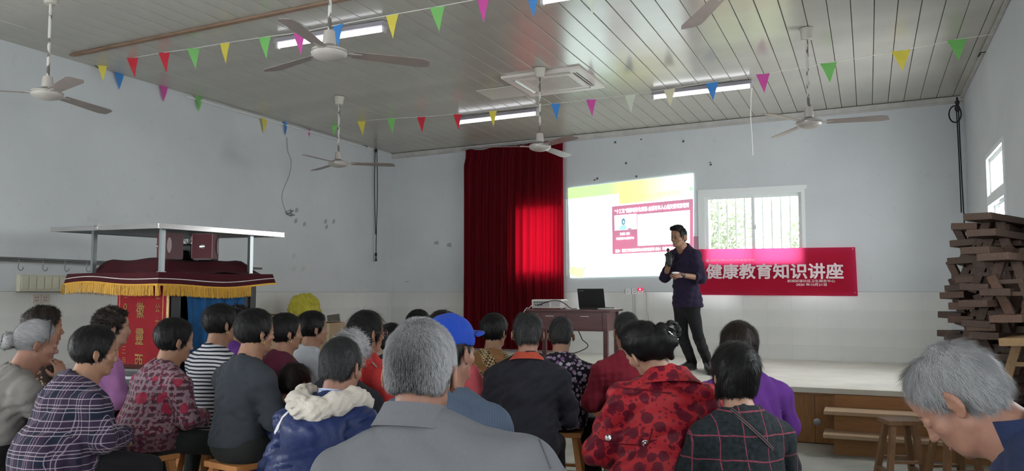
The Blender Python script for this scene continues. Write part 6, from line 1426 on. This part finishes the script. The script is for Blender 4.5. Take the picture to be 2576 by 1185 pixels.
# ---------------------------------------------------------------- the speaker on the stage
def speaker():
    a = math.radians(150); pel = at(1728, 772, 9.42); loc = Vector((pel[0], pel[1], STZ)); Mi = (Matrix.Translation(loc) @ Matrix.Rotation(a, 4, 'Z')).inverted()
    J = lambda x, y, d: np.array(Mi @ Vector(at(x, y, d)))
    root = T('person', loc, 'man in a dark purple shirt, black trousers and glasses speaking on the stage', 'person', a); hR = rotm(4, 4, 0)
    sk = dict(pel=J(1728, 764, 9.42), N=J(1721, 629, 9.42), ch=J(1724, 672, 9.42), be=J(1726, 722, 9.42), sh=[J(1748, 646, 9.28), J(1697, 646, 9.55)], el=[J(1764, 700, 9.22), J(1673, 698, 9.45)], wr=[J(1716, 692, 9.06), J(1684, 662, 9.28)],
              hip=[J(1741, 778, 9.36), J(1713, 778, 9.48)], kn=[J(1757, 848, 9.32), J(1717, 848, 9.44)], hR=hR)
    fa = [on_z(1781, 929, STZ), on_z(1742, 930, STZ)]; ta = [on_z(1790, 944, STZ), on_z(1700, 938, STZ)]
    sk['an'] = [np.array(Mi @ Vector((p[0], p[1], STZ + .09))) for p in fa]; sk['toe'] = [np.array(Mi @ Vector((p[0], p[1], STZ + .03))) for p in ta]; hc = J(1707, 597, 9.36); sk['hO'] = hc
    u = lambda v: np.array(v) / np.linalg.norm(v); dl = u(sk['wr'][0] - sk['el'][0]); dr = u(sk['wr'][1] - sk['el'][1])
    toc = u(np.array(Mi.to_3x3() @ Vector(-FW)))
    body_mesh(sk, .0055, SK, root, hd={0: dict(d=dl + np.array((0, 0, -.15)), n=toc * .8 + np.array((0, 0, .6)), side=1, curl=.55), 1: dict(d=np.array((.0, .15, 1.0)), n=toc, side=1, curl=1.05)}, standing=True)
    make_hair(root, hR, hc, 'quiff', HB, 100, 5, 7000)
    g = garment(sk, .009, SHIRT, root, 'shirt', 1.0, 1.0, float(sk['pel'][2]) - .045, 1.0, .62, 4, .010, .062)
    PEOPLE['spk'] = (root, sk, g); ring('collar', sk['N'] + np.array((0, .01, .035)), .064, .062, -.035, SHIRT, root, np.array(Matrix.Rotation(-.2, 3, 'X')), .020, .006, .5); ring('collar_stand', sk['N'] + np.array((0, .006, -.01)), .064, .062, .045, SHIRT, root, np.array(Matrix.Rotation(-.2, 3, 'X')), -.002, .006, .5)
    for i in (0, 1): e = sk['el'][i] + (sk['wr'][i] - sk['el'][i]) * .22; R = np.stack([np.array(x) for x in basis(sk['wr'][i] - sk['el'][i])], 1); ring('rolled_cuff', e, .050, .050, .04, SHIRT, root, R, -.002, .006, 0)
    trousers(sk, .010, TROUS, root, 2, .98); shoes(sk, plain('black_shoe', (.012, .012, .012), .5), root, plain('shoe_sole', (.03, .03, .03), .6), .008)
    m = MB()
    for i in (0, 1):
        d = u((sk['toe'][i] - sk['an'][i]) * np.array((1, 1, 0))); s = np.cross(d, (0, 0, 1)); c = sk['an'][i] + d * .045 + np.array((0, 0, -.015))
        for k in (-1, 1): m.tube([c, c + s * k * .025 + d * .01 + np.array((0, 0, .012)), c + s * k * .04 + d * .015, c + s * k * .02 + d * .015 + np.array((0, 0, -.012)), c], .0028, 5)
    m.build('shoelace', WHITEC, root, True); face_bits(sk, root, None, plain('brown_rims', (.12, .07, .04), .3, .4))
    w = sk['wr'][0]; R = np.stack([np.array(x) for x in basis(dl)], 1); wt = ring('watch', w - dl * .02, .029, .025, .022, BLK, root, R, 0, .004, 0); c = w - dl * .010 + toc * .030; Rq = Matrix(np.stack([np.cross(dl, toc), dl, toc], 1).tolist()); MB().bevbox(c, (.036, .040, .012), .004, Rq).build('watch_face', plain('watch_glass', (.05, .06, .08), .1), wt)
    # black glove on the raised hand
    A = sk['wr'][1]; S = SDF(A - .16, A + .26, .0042); hand(S, A, np.array((.0, .15, 1.0)), toc, 1, 1.05, 1.0, .0096); S.cap(A - np.array((0, 0, .01)), A + np.array((0, 0, .05)), .031, .034, k=.01)
    v, q = S.mesh(); quad_mesh('glove', v, q, plain('black_glove', (.012, .013, .014), .55, var=.3, vs=70), root)
    Wm = Matrix.Translation(loc) @ Matrix.Rotation(a, 4, 'Z'); up_ = A + np.array((0, .0, .075)) - toc * .03; mic = T('microphone', Wm @ Vector(up_), 'small black microphone held up in the raised gloved hand', 'microphone', a)
    MB().cyl((0, 0, -.08), (0, .01, .06), .011, .013, 12).build('barrel', BLK, mic, True); MB().ball((0, .012, .075), (.019, .019, .022), 12).build('head', plain('mic_mesh', (.03, .03, .03), .7), mic, True)
    pc_ = sk['wr'][0] + dl * .10 - toc * .015 + np.array((0, 0, .012)); rc = T('presentation_remote', Wm @ Vector(pc_), 'small white remote held in the lowered hand of the speaker', 'remote', a); MB().bevbox((0, 0, 0), (.09, .03, .018), .005, Matrix.Rotation(math.atan2(dl[1], dl[0]), 3, 'Z')).build('shell', WHITEC, rc)
    b = MB().cyl((0, 0, 0), (0, .004, 0), .003, .003, 6)
    rc2 = b.build('button', GREY, rc); rc2.location = (0, .012, .004)
speaker()
